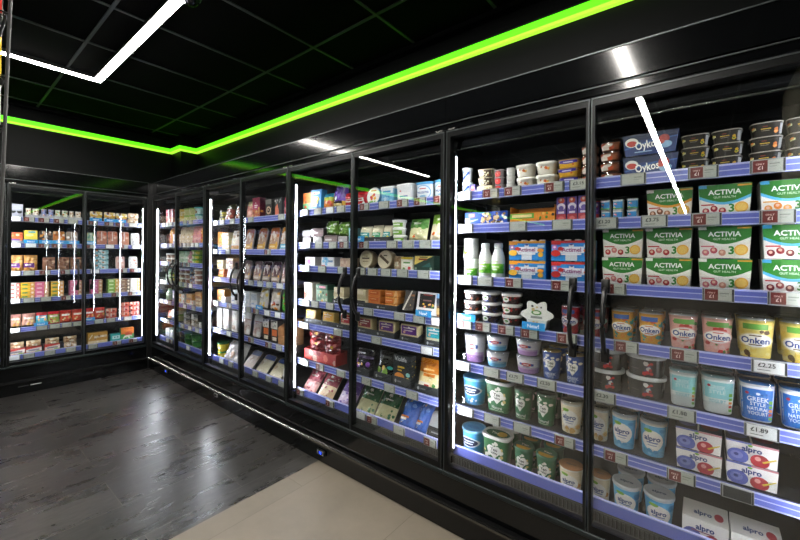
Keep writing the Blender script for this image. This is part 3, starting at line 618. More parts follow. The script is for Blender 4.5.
def yeo(key, desc, w, h, col, small, lid, p=2, ratio=1., flow='#eae6da', lidk='clear', ops2=(), lidops=None):
    hv = [G([(.5, .30), (.24, .56), (.22, .70), (.32, .80), (.44, .79), (.5, .73), (.56, .79), (.68, .80), (.78, .70), (.76, .56)], '#f2f0ea'), T('Yeo', .5, .66, .12, '#1f2a24', 1.2, .34), T('Valley', .5, .53, .085, '#1f2a24', 1, .34)]
    pot(key, desc, w, w * .80, h, col, [R(0, 0, 1, 1, col), B(51 + len(key), 14, .02, .34, .98, .96, .075, [flow, '#f4f0e2', '#d9c27a', flow])] + hv + list(ops2), (lidk, lid), p, ratio, lidops=lidops)
yeo('yeo_bl', 'blue yogurt pot with daisies and white heart', .076, .112, '#2a4f9c', 0, '#c9a86a', ops2=[T('GREEK', .5, .20, .11, '#dfe6f4', .6, .7), T('STYLE', .5, .08, .08, '#dfe6f4', .6, .5)])
NAT = [T('Natural', .5, .17, .11, '#eef2e6', .6, .62), R(.2, .05, .8, .08, '#b8ccb0')]
yeo('yeo_gr', 'green natural yogurt pot with white heart', .082, .124, '#2f6a44', 0, '#7a9a84', ops2=NAT)
yeo('yeo_big', 'large green natural yogurt tub with daisies', .130, .134, '#2f6f42', 0, '#e9e8e4', 4, .72, lidk='snap', ops2=NAT, lidops=[E(.5, .5, .44, .40, '#2a5a3c'), E(.66, .5, .18, .26, '#d9a83a'), T('Yeo', .4, .5, .22, '#e9e6da', 1, .3)])
yeo('yeo_gry', 'green natural yogurt pot with yellow-tabbed lid', .084, .118, '#2f6a44', 0, '#3a6f50', ops2=NAT, lidk='snap', lidops=[G([(.2, .1), (.8, .1), (.9, .42), (.1, .42)], '#d9a83a'), T('Yeo', .5, .62, .18, '#e6e2d0', 1, .5)])
pot('btub', 'bright blue yogurt tub with dark label', .112, .096, .122, '#3f9cd6', [E(.5, .62, .46, .22, '#dfe9f0'), E(.5, .62, .40, .17, '#1f2c54'), R(.24, .64, .76, .69, '#e6ebf4'), R(.28, .54, .72, .59, '#e6ebf4'), B(53, 4, .3, .1, .8, .3, .06, ['#e9e4c4', '#eef2f6', '#8fc44a'])], ('snap', '#7fb8de'), lidops=[E(.5, .5, .44, .44, '#4f9fd4'), E(.5, .45, .3, .16, '#3a86c0')])
pot('card', 'white yogurt tub with yellow and red fruit print', .086, .074, .060, '#e2e0da', [E(.5, .6, .34, .3, '#f4f2ee'), E(.5, .66, .18, .14, '#4f8a3e'), B(55, 5, .2, .05, .9, .3, .08, ['#e0b83a', '#c9402e', '#5f9a3e'])], ('snap', '#e6e4de'), 3, 1, name='protein_pot', cat='yogurt pot')
def petal(key, desc):
    pts = []
    for q in range(72):
        t = 2 * PI * q / 72; r = .050 + .009 * math.cos(6 * t); pts.append((r * math.cos(t) * 1.18, .066 + r * math.sin(t) * 1.1))
    b = MB(); n = len(pts)
    b.add([(x, -.003, z) for x, z in pts] + [(x, .003, z) for x, z in pts], [list(range(n)), list(range(n, 2 * n))[::-1]] + [(i, i + n, (i + 1) % n + n, (i + 1) % n) for i in range(n)], ink('#e6e5e0'))
    art(b, [E(.5, .60, .20, .09, '#4f8a3e'), E(.5, .60, .13, .05, '#dfe6d0'), R(.28, .40, .72, .48, '#8a8c8a'), B(3, 4, .2, .7, .8, .9, .06, ['#3a3c3e', '#c9b070']), B(5, 3, .25, .15, .7, .3, .05, ['#e0b83a', '#c9402e'])], lambda x, y, o: (x, -.003 - o, y), .11, .126)
    b.box(-.02, .02, -.003, .010, 0, .0025, ink('#e6e5e0')); b.box(-.02, .02, -.003, .003, .0025, .02, ink('#e6e5e0'))
    reg(key, [('shelf_card', b.mesh('shelf_card'), '')], .13, .126, .008, 'shelf_card', 'shelf card', desc)
petal('petal', 'white petal shaped shelf card with green oval')
# --- cheese fridge
pot('spr_b', 'oval white and blue soft cheese tub', .114, .104, .092, '#dfe6ee', [E(.5, .5, .46, .48, '#5fa8d8'), E(.5, .5, .42, .43, '#e6ecf2'), T('PHILADELPHIA', .5, .52, .14, '#2f4a9a', 1.2, .70), R(.3, .72, .7, .78, '#c94a4a'), E(.5, .28, .2, .07, '#8fc0e0')], ('snap', '#4f9fd6'), 3, .62, 'soft_cheese_tub', 'soft cheese')
pot('spr_w', 'white soft cheese tub with blue lettering', .106, .096, .094, '#e3e6ea', [G([(.06, .1), (.94, .1), (.94, .62), (.06, .62)], '#eef0f2'), E(.3, .72, .06, .05, '#c9404a'), R(.24, .34, .78, .42, '#5a7ab8'), R(.34, .22, .66, .26, '#9ab0d0'), R(0, .0, 1, .10, '#8fc4e4')], ('snap', '#e4e6ea'), 5, .62, 'soft_cheese_tub', 'soft cheese')
pot('spr_l', 'pale blue soft cheese tub with white lid', .100, .090, .092, '#6fb4de', [R(0, .72, 1, 1, '#d9e2ea'), R(.2, .76, .8, .88, '#4f9fd4'), B(61, 8, .1, .1, .9, .6, .12, ['#8fc6ea', '#4f9cd0', '#b8daf0'])], ('snap', '#e2e8ec'), 5, .62, 'soft_cheese_tub', 'soft cheese')
def disc(key, desc, dia, th, col, rim, ops, name='round_cheese', lean=8):
    b = MB(); n = 40; r = dia / 2
    vs = [(rr * math.cos(2 * PI * k / n), y, r + rr * math.sin(2 * PI * k / n)) for rr, y in ((r * .97, -th / 2), (r, -th / 2 + .004), (r, th / 2 - .004), (r * .97, th / 2)) for k in range(n)]
    b.add(vs, [(i * n + k, (i + 1) * n + k, (i + 1) * n + (k + 1) % n, i * n + (k + 1) % n) for i in range(3) for k in range(n)], ink(rim), True)
    b.add(vs, [list(range(n)), [3 * n + k for k in range(n)][::-1]], ink(col))
    l = MB(); art(l, ops, lambda x, y, o: (x, -th / 2 - o, y), dia, dia)
    reg(key, [('box', b.mesh('box'), ''), ('label', l.mesh('label'), '')], dia, dia, th, name, 'cheese', desc, lean=lean)
disc('tri', 'round standing cheese portion box, white and red', .104, .034, '#e6e4e0', '#5f9fd0', [E(.5, .5, .44, .44, '#efeeea'), B(62, 7, .34, .3, .66, .64, .09, ['#c9302c', '#d6453f', '#e9b03a']), R(.3, .76, .7, .84, '#d9584f'), B(63, 3, .2, .1, .8, .22, .08, ['#6aa84a', '#4f90d0'])], 'cheese_portion_box')
disc('camb', 'round cream cheese wheel box with dark lettering', .108, .05, '#d6c9ab', '#b8a482', [E(.5, .5, .45, .45, '#dfd3b8'), E(.5, .5, .38, .38, '#d3c5a4'), R(.22, .50, .78, .58, '#4a3a2a'), R(.36, .64, .64, .68, '#6a5640'), R(.3, .34, .7, .38, '#8a7656')])
disc('camb2', 'round cream cheese wheel box with diagonal stripe', .108, .05, '#d6c9ab', '#b8a482', [E(.5, .5, .45, .45, '#dfd3b8'), G([(.1, .66), (.2, .78), (.84, .36), (.76, .24)], '#5a4632'), R(.4, .68, .66, .73, '#4a3a2a')])
pouch('rednet', 'red bag of small cheeses', .094, .094, .05, '#b8242c', [B(64, 9, .05, .1, .95, .9, .15, ['#c9303a', '#a81c26', '#d94a4a']), R(.2, .36, .8, .56, '#e8dcdc'), R(.3, .42, .7, .50, '#c9303a'), E(.8, .2, .1, .12, '#e9e4e0')], name='cheese_bag', cat='cheese bag', seed=3)
pouch('feta', 'small clear cheese pouch with teal label', .092, .096, .04, '#ddd5bc', [R(.05, .1, .95, .52, '#e4dcc6')], name='cheese_pouch', cat='cheese pouch', seed=5, lean=12, lops=[R(.08, .18, .92, .56, '#3f9a9c'), R(.2, .40, .8, .47, '#dfeceb'), R(.2, .27, .6, .33, '#a8d0cf'), E(.78, .24, .1, .08, '#c9c43a')])
pouch('fetag', 'small clear cheese pouch with green label', .096, .100, .04, '#ddd5bc', [R(.05, .1, .95, .52, '#e4dcc6')], name='cheese_pouch', cat='cheese pouch', seed=6, lean=12, lops=[R(.08, .18, .92, .52, '#4fa878'), R(.2, .38, .8, .44, '#dfeceb'), R(.2, .26, .6, .31, '#b0dcc0'), E(.3, .24, .1, .08, '#d98a3a')])
pot('gtub', 'small white and lime soft cheese tub', .078, .070, .034, '#e8eae2', [R(.05, .1, .95, .82, '#7fb83f'), R(.2, .35, .8, .62, '#e9f0dc')], ('snap', '#e9eae6'), 2, 1, 'soft_cheese_tub', 'soft cheese')
pouch('grat', 'green topped bag of grated cheese', .118, .128, .045, '#c9c79a', [R(0, .56, 1, 1, '#5f9a4a'), B(65, 14, .0, .56, 1, .98, .10, ['#6faa58', '#4f8a3e', '#8fbf74']), T('Arla', .5, .72, .12, '#e6f0dc', .6, .5) if 0 else R(.3, .70, .7, .78, '#dfead4'), B(66, 26, .05, .05, .95, .5, .045, ['#e0d3ac', '#d3c294', '#ece2c6']), E(.4, .18, .09, .08, '#d9642e')], name='cheese_bag', cat='cheese bag', seed=7, lean=14)
pouch('moz', 'lime topped tall cheese bag', .104, .150, .04, '#e0d4b4', [R(0, .60, 1, 1, '#8ab844'), B(67, 8, .0, .62, 1, .95, .10, ['#9ac854', '#78a836']), R(.35, .72, .65, .80, '#e9f0dc'), E(.3, .22, .1, .07, '#d96a2e'), R(.5, .16, .85, .24, '#b8a888')], name='cheese_bag', cat='cheese bag', seed=8, lean=18)
carton('backp', 'grey card panel standing behind the cheeses', .215, .13, .006, '#4a5052', [R(.2, .62, .8, .70, '#5a6062')], name='card_panel', cat='card panel', rough=.6)
pouch('wedg', 'clear wrapped brown cheese wedge', .088, .080, .05, '#b8a084', [B(68, 12, .05, .05, .95, .9, .10, ['#c9b494', '#a08468', '#d9c8ac', '#8f6a70'])], name='cheese_wedge', cat='cheese', seed=9, lops=[R(.3, .3, .75, .6, '#d9d0b8')])
carton('burs', 'small white and yellow cheese box', .078, .076, .05, '#e4e2d4', [R(0, .85, 1, 1, '#e0c43a'), E(.5, .6, .36, .24, '#f0efe6'), R(.2, .54, .8, .66, '#6a9a5a'), E(.72, .2, .14, .13, '#c9404a'), E(.25, .16, .12, .10, '#7a9a5a')], name='cheese_box', cat='cheese box')
carton('aged', 'dark green cheese box with yellow flash', .128, .084, .06, '#24382f', [G([(.02, .42), (.06, .98), (.95, .98)], '#e0c46a'), R(.24, .72, .66, .84, '#8a3a24'), R(.3, .88, .7, .94, '#4a5a3a'), G([(.4, .3), (.8, .6), (.86, .3)], '#2f5a5a'), E(.1, .2, .05, .08, '#8a9a8a'), E(.86, .2, .06, .09, '#8a9a8a')], top='#e0c46a', name='cheese_box', cat='cheese box')
def cheddar(key, desc, w, h, d, body, lab, ops=()):
    block(key, desc, w, h + .026, d, body, [], [R(.08, .42, .92, .92, lab), R(.18, .76, .82, .82, '#e4dcd0'), R(.22, .62, .7, .68, '#dcd0c4'), E(.24, .54, .07, .07, '#e0b088'), E(.5, .85, .05, .04, '#efeae4')] + list(ops))
cheddar('ch_red', 'cream cheese block with dark red label', .118, .066, .05, '#dccb9c', '#8a1f2c')
cheddar('ch_pur', 'cream cheese block with purple label', .120, .066, .05, '#dccb9c', '#5a2a7c')
cheddar('ch_teal', 'cream cheese block with teal label', .110, .078, .05, '#e0d4b0', '#1f9aa4')
cheddar('ch_yel', 'yellow cheese block with golden label', .112, .066, .05, '#e3c070', '#e0a02a')
cheddar('ch_redb', 'cream cheese block with bright red label', .104, .072, .05, '#e3d8b8', '#b82a34')
block('redl', 'orange red cheese brick', .092, .036, .07, '#c97a3a', [R(0, 0, 1, 1, '#c9743a')], [R(.12, .2, .88, .8, '#b85a24'), R(.2, .5, .7, .62, '#e0a878')])
block('redl2', 'pale orange cheese brick', .092, .037, .08, '#d9924f', [G([(.72, 0), (1, .3), (1, 1), (.86, 1)], '#e6b47a')], [R(.06, .15, .7, .82, '#cf6f2e'), R(.14, .5, .6, .6, '#e9bf94')])
block('crm', 'plain cream cheese slab', .094, .058, .08, '#d3c7a6', [R(0, 0, 1, .4, '#b8ab88')], [R(.1, .5, .8, .85, '#ddd2b4')])
block('crmd', 'cream cheese slab with dark label', .094, .046, .08, '#d9cfb0', [], [R(.25, .15, .98, .85, '#2f2a2c'), R(.3, .2, .9, .45, '#7a2a30')])
carton('darkw', 'dark boxed cheese wedge with pale edge', .070, .110, .06, '#3a3432', [G([(.0, 0), (.55, 1), (.70, 1), (.15, 0)], '#d6d0c4'), B(69, 6, .4, .1, .95, .6, .08, ['#b89a6a', '#6a4a34', '#241f1e']), R(.6, .72, .95, .82, '#8a5a3a')], name='cheese_box', cat='cheese box', lean=18)
carton('wbox', 'white framed cheese selection box with black window', .128, .118, .04, '#dcdcdc', [R(.12, .30, .9, .92, '#1c1a1b'), R(.3, .86, .75, .90, '#b03a34'), R(.3, .60, .74, .66, '#7a5a5a'), B(70, 8, .18, .32, .85, .5, .05, ['#d94a34', '#e6e2d4', '#e0b03a', '#4f9a44', '#e89a8a']), R(.1, .14, .8, .2, '#4a4a4c')], top='#c4c4c4', name='cheese_box', cat='cheese box', lean=10)
carton('blued', 'blue and brown cheese box', .070, .122, .05, '#7a5638', [R(0, .82, 1, 1, '#6fa4d8'), R(0, .5, 1, .82, '#3a3f4a'), R(0, .14, 1, .40, '#d9b878')], name='cheese_box', cat='cheese box')
def srp(key, w, d, lip, h, desc, logo=True):
    opentray(key, desc, w, h, d, '#35383b', lip, ops=[E(.12, .5, .05, .2, '#b8bcbe'), R(.2, .42, .42, .58, '#7a7e80')] if logo else [])
srp('srp13', .130, .13, .034, .06, 'dark grey cardboard display tray'); srp('srp26', .275, .12, .036, .07, 'long dark grey cardboard display tray'); srp('srp17', .158, .14, .05, .10, 'deep dark grey cardboard display tray')
pouch('blkpur', 'black and purple snack pouch', .135, .140, .05, '#221f26', [R(0, .62, 1, .74, '#4a3f5a'), B(71, 8, .05, .05, .9, .5, .10, ['#7a4aa0', '#d9a84a', '#e6dcd0', '#5a2f7a']), R(.1, .8, .6, .86, '#8a8494')], name='snack_pouch', cat='pouch', lean=10, seed=11)
pouch('vio1', 'black vegan cheese pouch with toast picture', .130, .155, .04, '#1c1c1c', [R(.3, .74, .8, .82, '#4a4c4c'), B(72, 7, .12, .12, .7, .42, .13, ['#d9b05a', '#e6c88a', '#b8843a', '#7aa04a']), E(.8, .42, .14, .06, '#3fa8a0')], name='cheese_pouch', cat='cheese pouch', lean=14, seed=12)
carton('vio2', 'tall black vegan cheese box with burger picture', .120, .165, .05, '#22282c', [T('Violife', .42, .88, .14, '#c9ced0', .8, .7), R(.25, .58, .65, .64, '#c9a83a'), R(.25, .48, .5, .53, '#c9a83a'), E(.36, .24, .32, .12, '#e0a04a'), E(.36, .31, .28, .11, '#d68a34'), R(.08, .18, .62, .22, '#c9502a'), E(.84, .18, .14, .13, '#e3c46a'), E(.86, .4, .12, .07, '#8fd0d0')], sideops=[B(73, 12, .1, .1, .9, .9, .12, ['#c9a83a', '#4a4f54'])], name='cheese_box', cat='cheese box')
pouch('opou', 'orange topped bag of grated cheese', .138, .162, .05, '#e3d3a0', [R(0, .56, 1, 1, '#c9781f'), B(74, 10, .1, .6, .95, .95, .08, ['#d68a2e', '#b86a18']), R(.3, .64, .75, .70, '#e6b878'), R(.3, .44, .8, .54, '#d97f2e'), B(75, 16, .3, .1, .98, .42, .05, ['#ece0b8', '#d6c48a']), R(.08, .08, .62, .26, '#ded8cc'), R(.4, .14, .6, .2, '#b82a2a'), E(.8, .2, .07, .06, '#5a8a4a')], name='cheese_bag', cat='cheese bag', lean=12, seed=13)
def deckpouch(key, desc, w, h, top, low, dots, name='cheese_bag', cat='cheese bag', seed=1):
    pouch(key, desc, w, h, .035, low, [R(0, .46, 1, 1, top), B(seed + 80, 22, .05, .5, .95, .95, .035, dots), B(seed + 90, 14, .05, .05, .95, .42, .06, [low, dots[0]]), R(.42, .74, .58, .82, '#d9d6d0'), R(.3, .62, .7, .66, '#c4c2bc')], name=name, cat=cat, lean=38, seed=seed)
deckpouch('dg', 'dark green topped bag of grated cheese', .146, .185, '#24502e', '#bdb98e', ['#2f6038', '#1c4226', '#c4bf98'], seed=21)
deckpouch('dp', 'pink bag of grated cheese', .140, .185, '#a04a58', '#dba4a0', ['#b86474', '#8a3444', '#e6c4b8'], seed=22)
deckpouch('dpy', 'pink bag of grated cheese with pale yellow base', .150, .185, '#9a3f4a', '#dfbf98', ['#b8606a', '#8a3440', '#e3c9ac'], seed=23)
deckpouch('du', 'lilac bag of grated cheese', .150, .185, '#6a5090', '#b49ac0', ['#8068a8', '#544080', '#c4b0d0'], seed=24)
pouch('bluef', 'crumpled blue film cheese pack', .122, .16, .05, '#2f62c0', [B(76, 14, .05, .1, .95, .95, .14, ['#3f78d6', '#244fa4', '#6f9ce6', '#b8b4a8']), R(.05, .32, .6, .38, '#d97f2e'), R(.1, .24, .5, .31, '#e9e4e0')], name='cheese_pack', cat='cheese', lean=34, seed=25)
tray('gpack', 'silver and black cheese pack', .128, .15, .024, '#b4b6b8', [R(.0, .0, 1, .45, '#232528'), R(.1, .18, .9, .34, '#3a3d42'), R(.0, .0, 1, .05, '#b8843a'), R(.2, .25, .6, .29, '#8a8e92')], '#8f9194', name='cheese_pack', cat='cheese', lean=36)
carton('ogb', 'orange and green snack box', .090, .130, .05, '#c9682e', [R(0, 0, 1, .45, '#4f9a6a'), B(77, 8, .1, .1, .9, .9, .12, ['#b8502a', '#d98a4a', '#3f8a5a', '#7a4a34'])], name='snack_box', cat='snack box')
carton('bltall', 'tall blue cheese snack box with yellow picture', .104, .142, .05, '#2f86c4', [R(.15, .78, .85, .9, '#c9e0ec'), R(.2, .8, .4, .88, '#c9403a'), E(.45, .55, .38, .14, '#d6d24a'), E(.4, .56, .3, .06, '#eef0c8'), G([(.1, .25), (.3, .45), (.75, .42), (.5, .2)], '#e3b84a'), B(78, 5, .5, .05, .95, .3, .1, ['#e6e2dc', '#2f5f9a'])], name='snack_box', cat='snack box')
pouch('ortl', 'orange and teal snack pouch', .090, .110, .04, '#d98a3a', [R(0, .72, 1, 1, '#2f9ac0'), R(0, .5, 1, .74, '#b0bf4a'), B(79, 8, .05, .05, .95, .5, .12, ['#e0a040', '#d96a5a', '#c9584a', '#e9b89a'])], name='snack_pouch', cat='pouch', seed=31, lean=8)
pouch('purb', 'shiny purple snack bag', .116, .158, .06, '#5a3a9c', [B(80, 20, .05, .3, .95, .95, .11, ['#6a46b0', '#4a2c86', '#7f5cc4', '#3f2678']), R(0, 0, 1, .26, '#2a2226'), R(.2, .06, .8, .16, '#d9c48a'), E(.3, .40, .12, .08, '#e6e0ee'), R(.85, .0, 1, .26, '#c9a84a')], name='snack_bag', cat='snack bag', seed=32, lean=10)
tray('gtr', 'grey plastic cheese tray pack', .094, .046, .08, '#a8a6a6', [R(.1, .3, .5, .6, '#c4c2c2'), R(0, 0, 1, .2, '#8a8888')], '#7a7878', name='cheese_pack', cat='cheese')
tray('gtrp', 'pinkish grey plastic tray pack', .125, .056, .08, '#8f8080', [R(.08, .35, .6, .55, '#c9c4c4'), R(0, .8, 1, 1, '#6f6464')], '#7a7070', name='cheese_pack', cat='cheese')
pouch('grnb', 'leafy green film bag', .104, .090, .06, '#6f9a44', [B(81, 22, .02, .05, .98, .95, .09, ['#86b454', '#4f7a30', '#b8d09a', '#dfe6d4', '#3f6426'])], name='salad_cheese_bag', cat='bag', seed=33)
carton('aqua', 'slim aqua cheese box', .040, .096, .06, '#8fc6d0', [R(.1, .5, .9, .9, '#a8d6de'), R(.2, .1, .8, .3, '#4f9ab0')], name='cheese_box', cat='cheese box')
carton('purw', 'white box with purple oval', .104, .064, .07, '#d9d4d8', [E(.42, .52, .26, .3, '#8a5ab0'), E(.72, .6, .16, .26, '#c9b0c4'), R(.0, 0, 1, .12, '#b0a8ac')], name='cheese_box', cat='cheese box')
carton('bluw', 'white box with blue picture', .124, .066, .07, '#dfe2e6', [B(82, 6, .1, .3, .5, .9, .12, ['#4fa4d6', '#7fbfe4']), R(.55, .5, .9, .7, '#6a8ab0'), R(0, 0, .3, .2, '#c43a3a')], top='#d6d4d0', name='cheese_box', cat='cheese box')
carton('beig', 'beige cheese carton', .098, .062, .07, '#c9ae98', [B(83, 7, .1, .1, .9, .8, .12, ['#d6bda8', '#b8968a', '#c9a08f'])], name='cheese_box', cat='cheese box')
carton('rwbox', 'white cheese box with red stripes', .084, .036, .07, '#e6ddd0', [R(.05, .30, .80, .72, '#c9434a'), R(.2, .4, .6, .6, '#e6b0ac')], name='cheese_box', cat='cheese box')
carton('rwtall', 'white box with red flower print', .084, .085, .07, '#e9dccb', [B(84, 9, .1, .15, .75, .9, .13, ['#cf5048', '#d96f62', '#b83a3c'])], name='cheese_box', cat='cheese box')
carton('grst', 'green and pink cheese box', .112, .034, .07, '#34604a', [R(.3, .35, .85, .75, '#d98aa0'), R(.05, .3, .2, .7, '#86a88f')], name='cheese_box', cat='cheese box')
carton('grtl', 'green patterned cheese box with red tip', .112, .080, .07, '#7fa48a', [B(85, 14, .05, .05, .95, .9, .10, ['#5f8a70', '#c9d4b8', '#d6a84a', '#a8545a', '#3f6a54'])], name='cheese_box', cat='cheese box')
pouch('saus', 'red wrapped sausage pack', .156, .068, .05, '#8a2f34', [B(86, 14, .03, .1, .97, .95, .12, ['#a8484a', '#7a2228', '#c4706a', '#d9a89a', '#6a1a20']), E(.62, .55, .08, .14, '#d9b03a')], name='sausage_pack', cat='sausage pack', seed=41)
opentray('redtray', 'red cardboard tray with clear front', .325, .085, .10, '#a83230', .072, ops=[B(87, 9, .02, .2, .98, .9, .07, ['#c94a40', '#8a2228', '#d97a6a', '#c9a89a'])])
# --- sliced meat fridge and mixed fridge: tall flat packs
def meat(key, desc, w, h, top, mid, lab, labc2, tr='#c9c4c0', lean=10):
    tray(key, desc, w, h, .016, mid, [R(0, .74, 1, 1, top), B(len(key) * 9, 14, .06, .34, .94, .74, .14, [mid, '#d9cfc8', top, '#b89a8a']), R(.1, .44, .2, .72, '#e8e4e2'), R(.55, .4, .62, .7, '#ece8e4')], tr, lops=[R(.04, .05, .96, .27, lab), R(.14, .12, .7, .20, labc2), E(.84, .30, .09, .06, '#d9a03a')], lean=lean)
meat('m_or', 'clear meat pack with gold label', .118, .178, '#a8623a', '#b89c8c', '#c9962e', '#e6d09a')
meat('m_bl', 'clear meat pack with blue label', .108, .176, '#b8793a', '#c9b4a4', '#4fa4c4', '#c9e4ee')
meat('m_gr', 'grey pink sliced ham pack with white edge', .112, .160, '#6a5a60', '#9a8080', '#b8a498', '#dcd4ce', '#e0dedc')
meat('m_dk', 'dark sliced meat pack with white edge', .112, .160, '#3a2a34', '#6a5258', '#a89a8c', '#d9cfc8', '#dedcda')
pouch('pkcr', 'pale pink meat pouch with cream top', .094, .148, .03, '#d99a8c', [R(0, .72, 1, 1, '#d6c49a'), B(88, 10, .05, .1, .95, .7, .14, ['#e0b0a4', '#c9807a', '#e6cfc0'])], name='meat_pouch', cat='pouch', lean=8, seed=51)
carton('mag', 'magenta topped snack meat box', .106, .168, .05, '#b8562e', [R(0, .44, 1, 1, '#a81f50'), E(.45, .74, .05, .04, '#efe4e4'), R(.25, .60, .7, .66, '#e6d0d6'), R(.3, .52, .64, .57, '#e6d0d6'), B(89, 14, .05, .04, .95, .42, .10, ['#c9702e', '#e09a4a', '#8a3a20', '#d9b07a']), E(.9, .48, .09, .06, '#e0a83a')], sideops=[R(0, 0, 1, 1, '#5a1a34'), R(.1, .3, .6, .4, '#d98a3a')], top='#d9b8c0', name='meat_box', cat='meat box')
carton('blkm', 'black meat box with round window', .086, .140, .04, '#2c2a2c', [R(.0, .74, .9, 1, '#6a6868'), E(.5, .40, .36, .22, '#c9a890'), E(.5, .40, .22, .13, '#2c2022'), E(.44, .42, .08, .06, '#d9b8a0')], name='meat_box', cat='meat box')
carton('blkp', 'black and salmon meat box', .086, .146, .04, '#34363a', [G([(.1, .06), (.1, .5), (.4, .68), (.62, .3), (.6, .06)], '#d9745a'), B(90, 5, .1, .7, .9, .95, .10, ['#8a8e92', '#b8babc'])], name='meat_box', cat='meat box')
pouch('pinkp', 'bright pink meat pouch', .080, .140, .03, '#c4506a', [R(0, 0, 1, .3, '#a82434'), B(91, 6, .1, .3, .9, .9, .14, ['#d97a84', '#c9a8a0'])], name='meat_pouch', cat='pouch', seed=52)
carton('whbox', 'white and grey meat carton', .096, .118, .06, '#d3d6da', [R(.1, .5, .9, .9, '#b8c4d0'), R(.15, .2, .6, .3, '#8fa4b8')], name='meat_box', cat='meat box')
pouch('yelb', 'white and yellow snack bag', .108, .160, .05, '#cfccc4', [B(92, 16, .03, .05, .97, .95, .12, ['#e0b03a', '#d9c06a', '#f0ece4', '#8a8a90', '#e6d28a'])], name='snack_bag', cat='snack bag', seed=53, lean=6)
pouch('orab', 'white and orange snack bag', .108, .160, .05, '#dcd4c8', [B(93, 16, .03, .05, .97, .95, .12, ['#e08a2e', '#d9642a', '#f0ece4', '#e6a850', '#5a4a44'])], name='snack_bag', cat='snack bag', seed=54, lean=6)
pouch('grns', 'bright green snack bag', .096, .165, .05, '#4fa43a', [B(94, 12, .03, .3, .97, .95, .12, ['#e6e2da', '#7fc45a', '#c9504a', '#3a8a2c'])], name='snack_bag', cat='snack bag', seed=55, lean=6)
tray('whtr', 'white and pinkish cooked meat tray', .112, .180, .03, '#cdbfb8', [R(0, .70, 1, 1, '#d6d6d6'), R(0, .66, 1, .70, '#a87a64'), B(95, 8, .1, .1, .9, .62, .12, ['#b89a98', '#d9cdc8', '#a88888']), R(.5, .04, .9, .26, '#e0e0e0')], '#dcdcdc', lean=8)
carton('orw', 'black and orange meat box with white top', .086, .165, .05, '#37302f', [R(0, .62, 1, 1, '#d6d3d0'), B(96, 6, .1, .65, .9, .98, .12, ['#8a8886', '#e6e4e0', '#3a3634']), R(.2, .3, .95, .58, '#cf6a34'), R(.3, .08, .9, .24, '#d9d0c4')], name='meat_box', cat='meat box')
opentray('brbox', 'brown cardboard display box', .150, .185, .12, '#b07f54', .060, sideh=.12)
tray('dktr', 'flat meat pack with blue label', .150, .165, .03, '#c9bfa8', [R(.0, .74, 1, 1, '#3a4f8a'), R(.1, .1, .9, .7, '#d3cbb4'), B(97, 8, .1, .1, .9, .65, .12, ['#dcd6c4', '#b8a894', '#e4dfd2'])], '#d3d0cc', lean=44)
tray('dktp', 'flat pinkish meat pack with silver edge', .140, .165, .03, '#c4b4ac', [R(.0, .72, 1, 1, '#4a5a8a'), B(98, 8, .1, .1, .9, .7, .14, ['#d6c9c0', '#a89088', '#e3dcd8'])], '#dedede', lean=44)
carton('wred', 'white and red box', .060, .12, .06, '#e3dede', [R(.2, .2, 1, .45, '#c42f38'), R(.1, .7, .9, .85, '#c9c4c4')], name='meat_box', cat='meat box')
pot('ydk', 'yellow and dark olive pot', .092, .080, .042, '#b8b04a', [B(99, 9, .05, .1, .95, .9, .12, ['#d6cf6a', '#4a4634', '#8a8a4a', '#e0dcc0'])], ('snap', '#3a3a34'), name='dip_pot', cat='dip pot')
pouch('drkw', 'dark red meat pouch with green top', .128, .150, .05, '#7a3a34', [R(0, .66, 1, 1, '#4a4a34'), B(100, 12, .05, .1, .95, .62, .12, ['#a85a4c', '#5a2a2a', '#d9cfc8', '#c98a7a'])], name='meat_pouch', cat='pouch', seed=56, lean=12)
carton('orgp', 'bright orange food pack', .094, .165, .05, '#d98a44', [B(101, 10, .05, .05, .95, .95, .14, ['#e6a868', '#c9642e', '#e9c49a']), R(0, 0, 1, .2, '#4a6aa8')], name='food_pack', cat='food pack')
pouch('whbr', 'white pouch with brown picture', .128, .170, .04, '#dcd8d4', [B(102, 9, .3, .3, .95, .95, .12, ['#8a6a50', '#c9b49c', '#efece8', '#6a4f3c']), R(0, .05, 1, .22, '#e0a868')], name='food_pouch', cat='pouch', seed=57, lean=8)
carton('cstk', 'cream and brown flat pack', .110, .038, .07, '#d6c8a4', [R(.05, .2, .95, .5, '#8a7454'), B(103, 6, .1, .3, .9, .9, .08, ['#e6dcc0', '#b89a70'])], name='food_pack', cat='food pack')
carton('brpk', 'brown meat pack with pale edge', .120, .046, .07, '#8a6a58', [R(0, .75, 1, 1, '#c9bcb0'), B(104, 7, .05, .1, .95, .7, .12, ['#a08470', '#6a4a40', '#c4aa98'])], name='food_pack', cat='food pack')
carton('orcd', 'orange card pack beside white pack', .100, .078, .06, '#cf6a3c', [R(.2, .3, .8, .6, '#e6b89a'), R(0, 0, 1, .15, '#e0a83a')], name='food_pack', cat='food pack', lean=10)
carton('whcd', 'white and black card pack', .100, .078, .06, '#d6d8da', [G([(.5, .1), (.7, .9), (.9, .6), (.85, .1)], '#2a2a2c')], name='food_pack', cat='food pack', lean=10)
carton('orbx', 'golden orange topped box', .130, .060, .07, '#cf9248', [R(0, 0, 1, .35, '#a87a5a'), R(.2, .5, .8, .8, '#e0ae68')], name='food_box', cat='food box')
carton('ywbx', 'flat orange and white box', .150, .046, .08, '#e6e2da', [R(0, .3, .55, 1, '#e0982e'), E(.9, .5, .06, .3, '#c9404a'), E(.3, .6, .12, .2, '#f0d090')], name='food_box', cat='food box')
carton('wwbx', 'tall plain white packet', .090, .178, .06, '#dcd9d6', [R(.1, .6, .9, .9, '#c9c4c0'), R(.1, .1, .7, .3, '#c4a89a')], name='food_box', cat='food box')
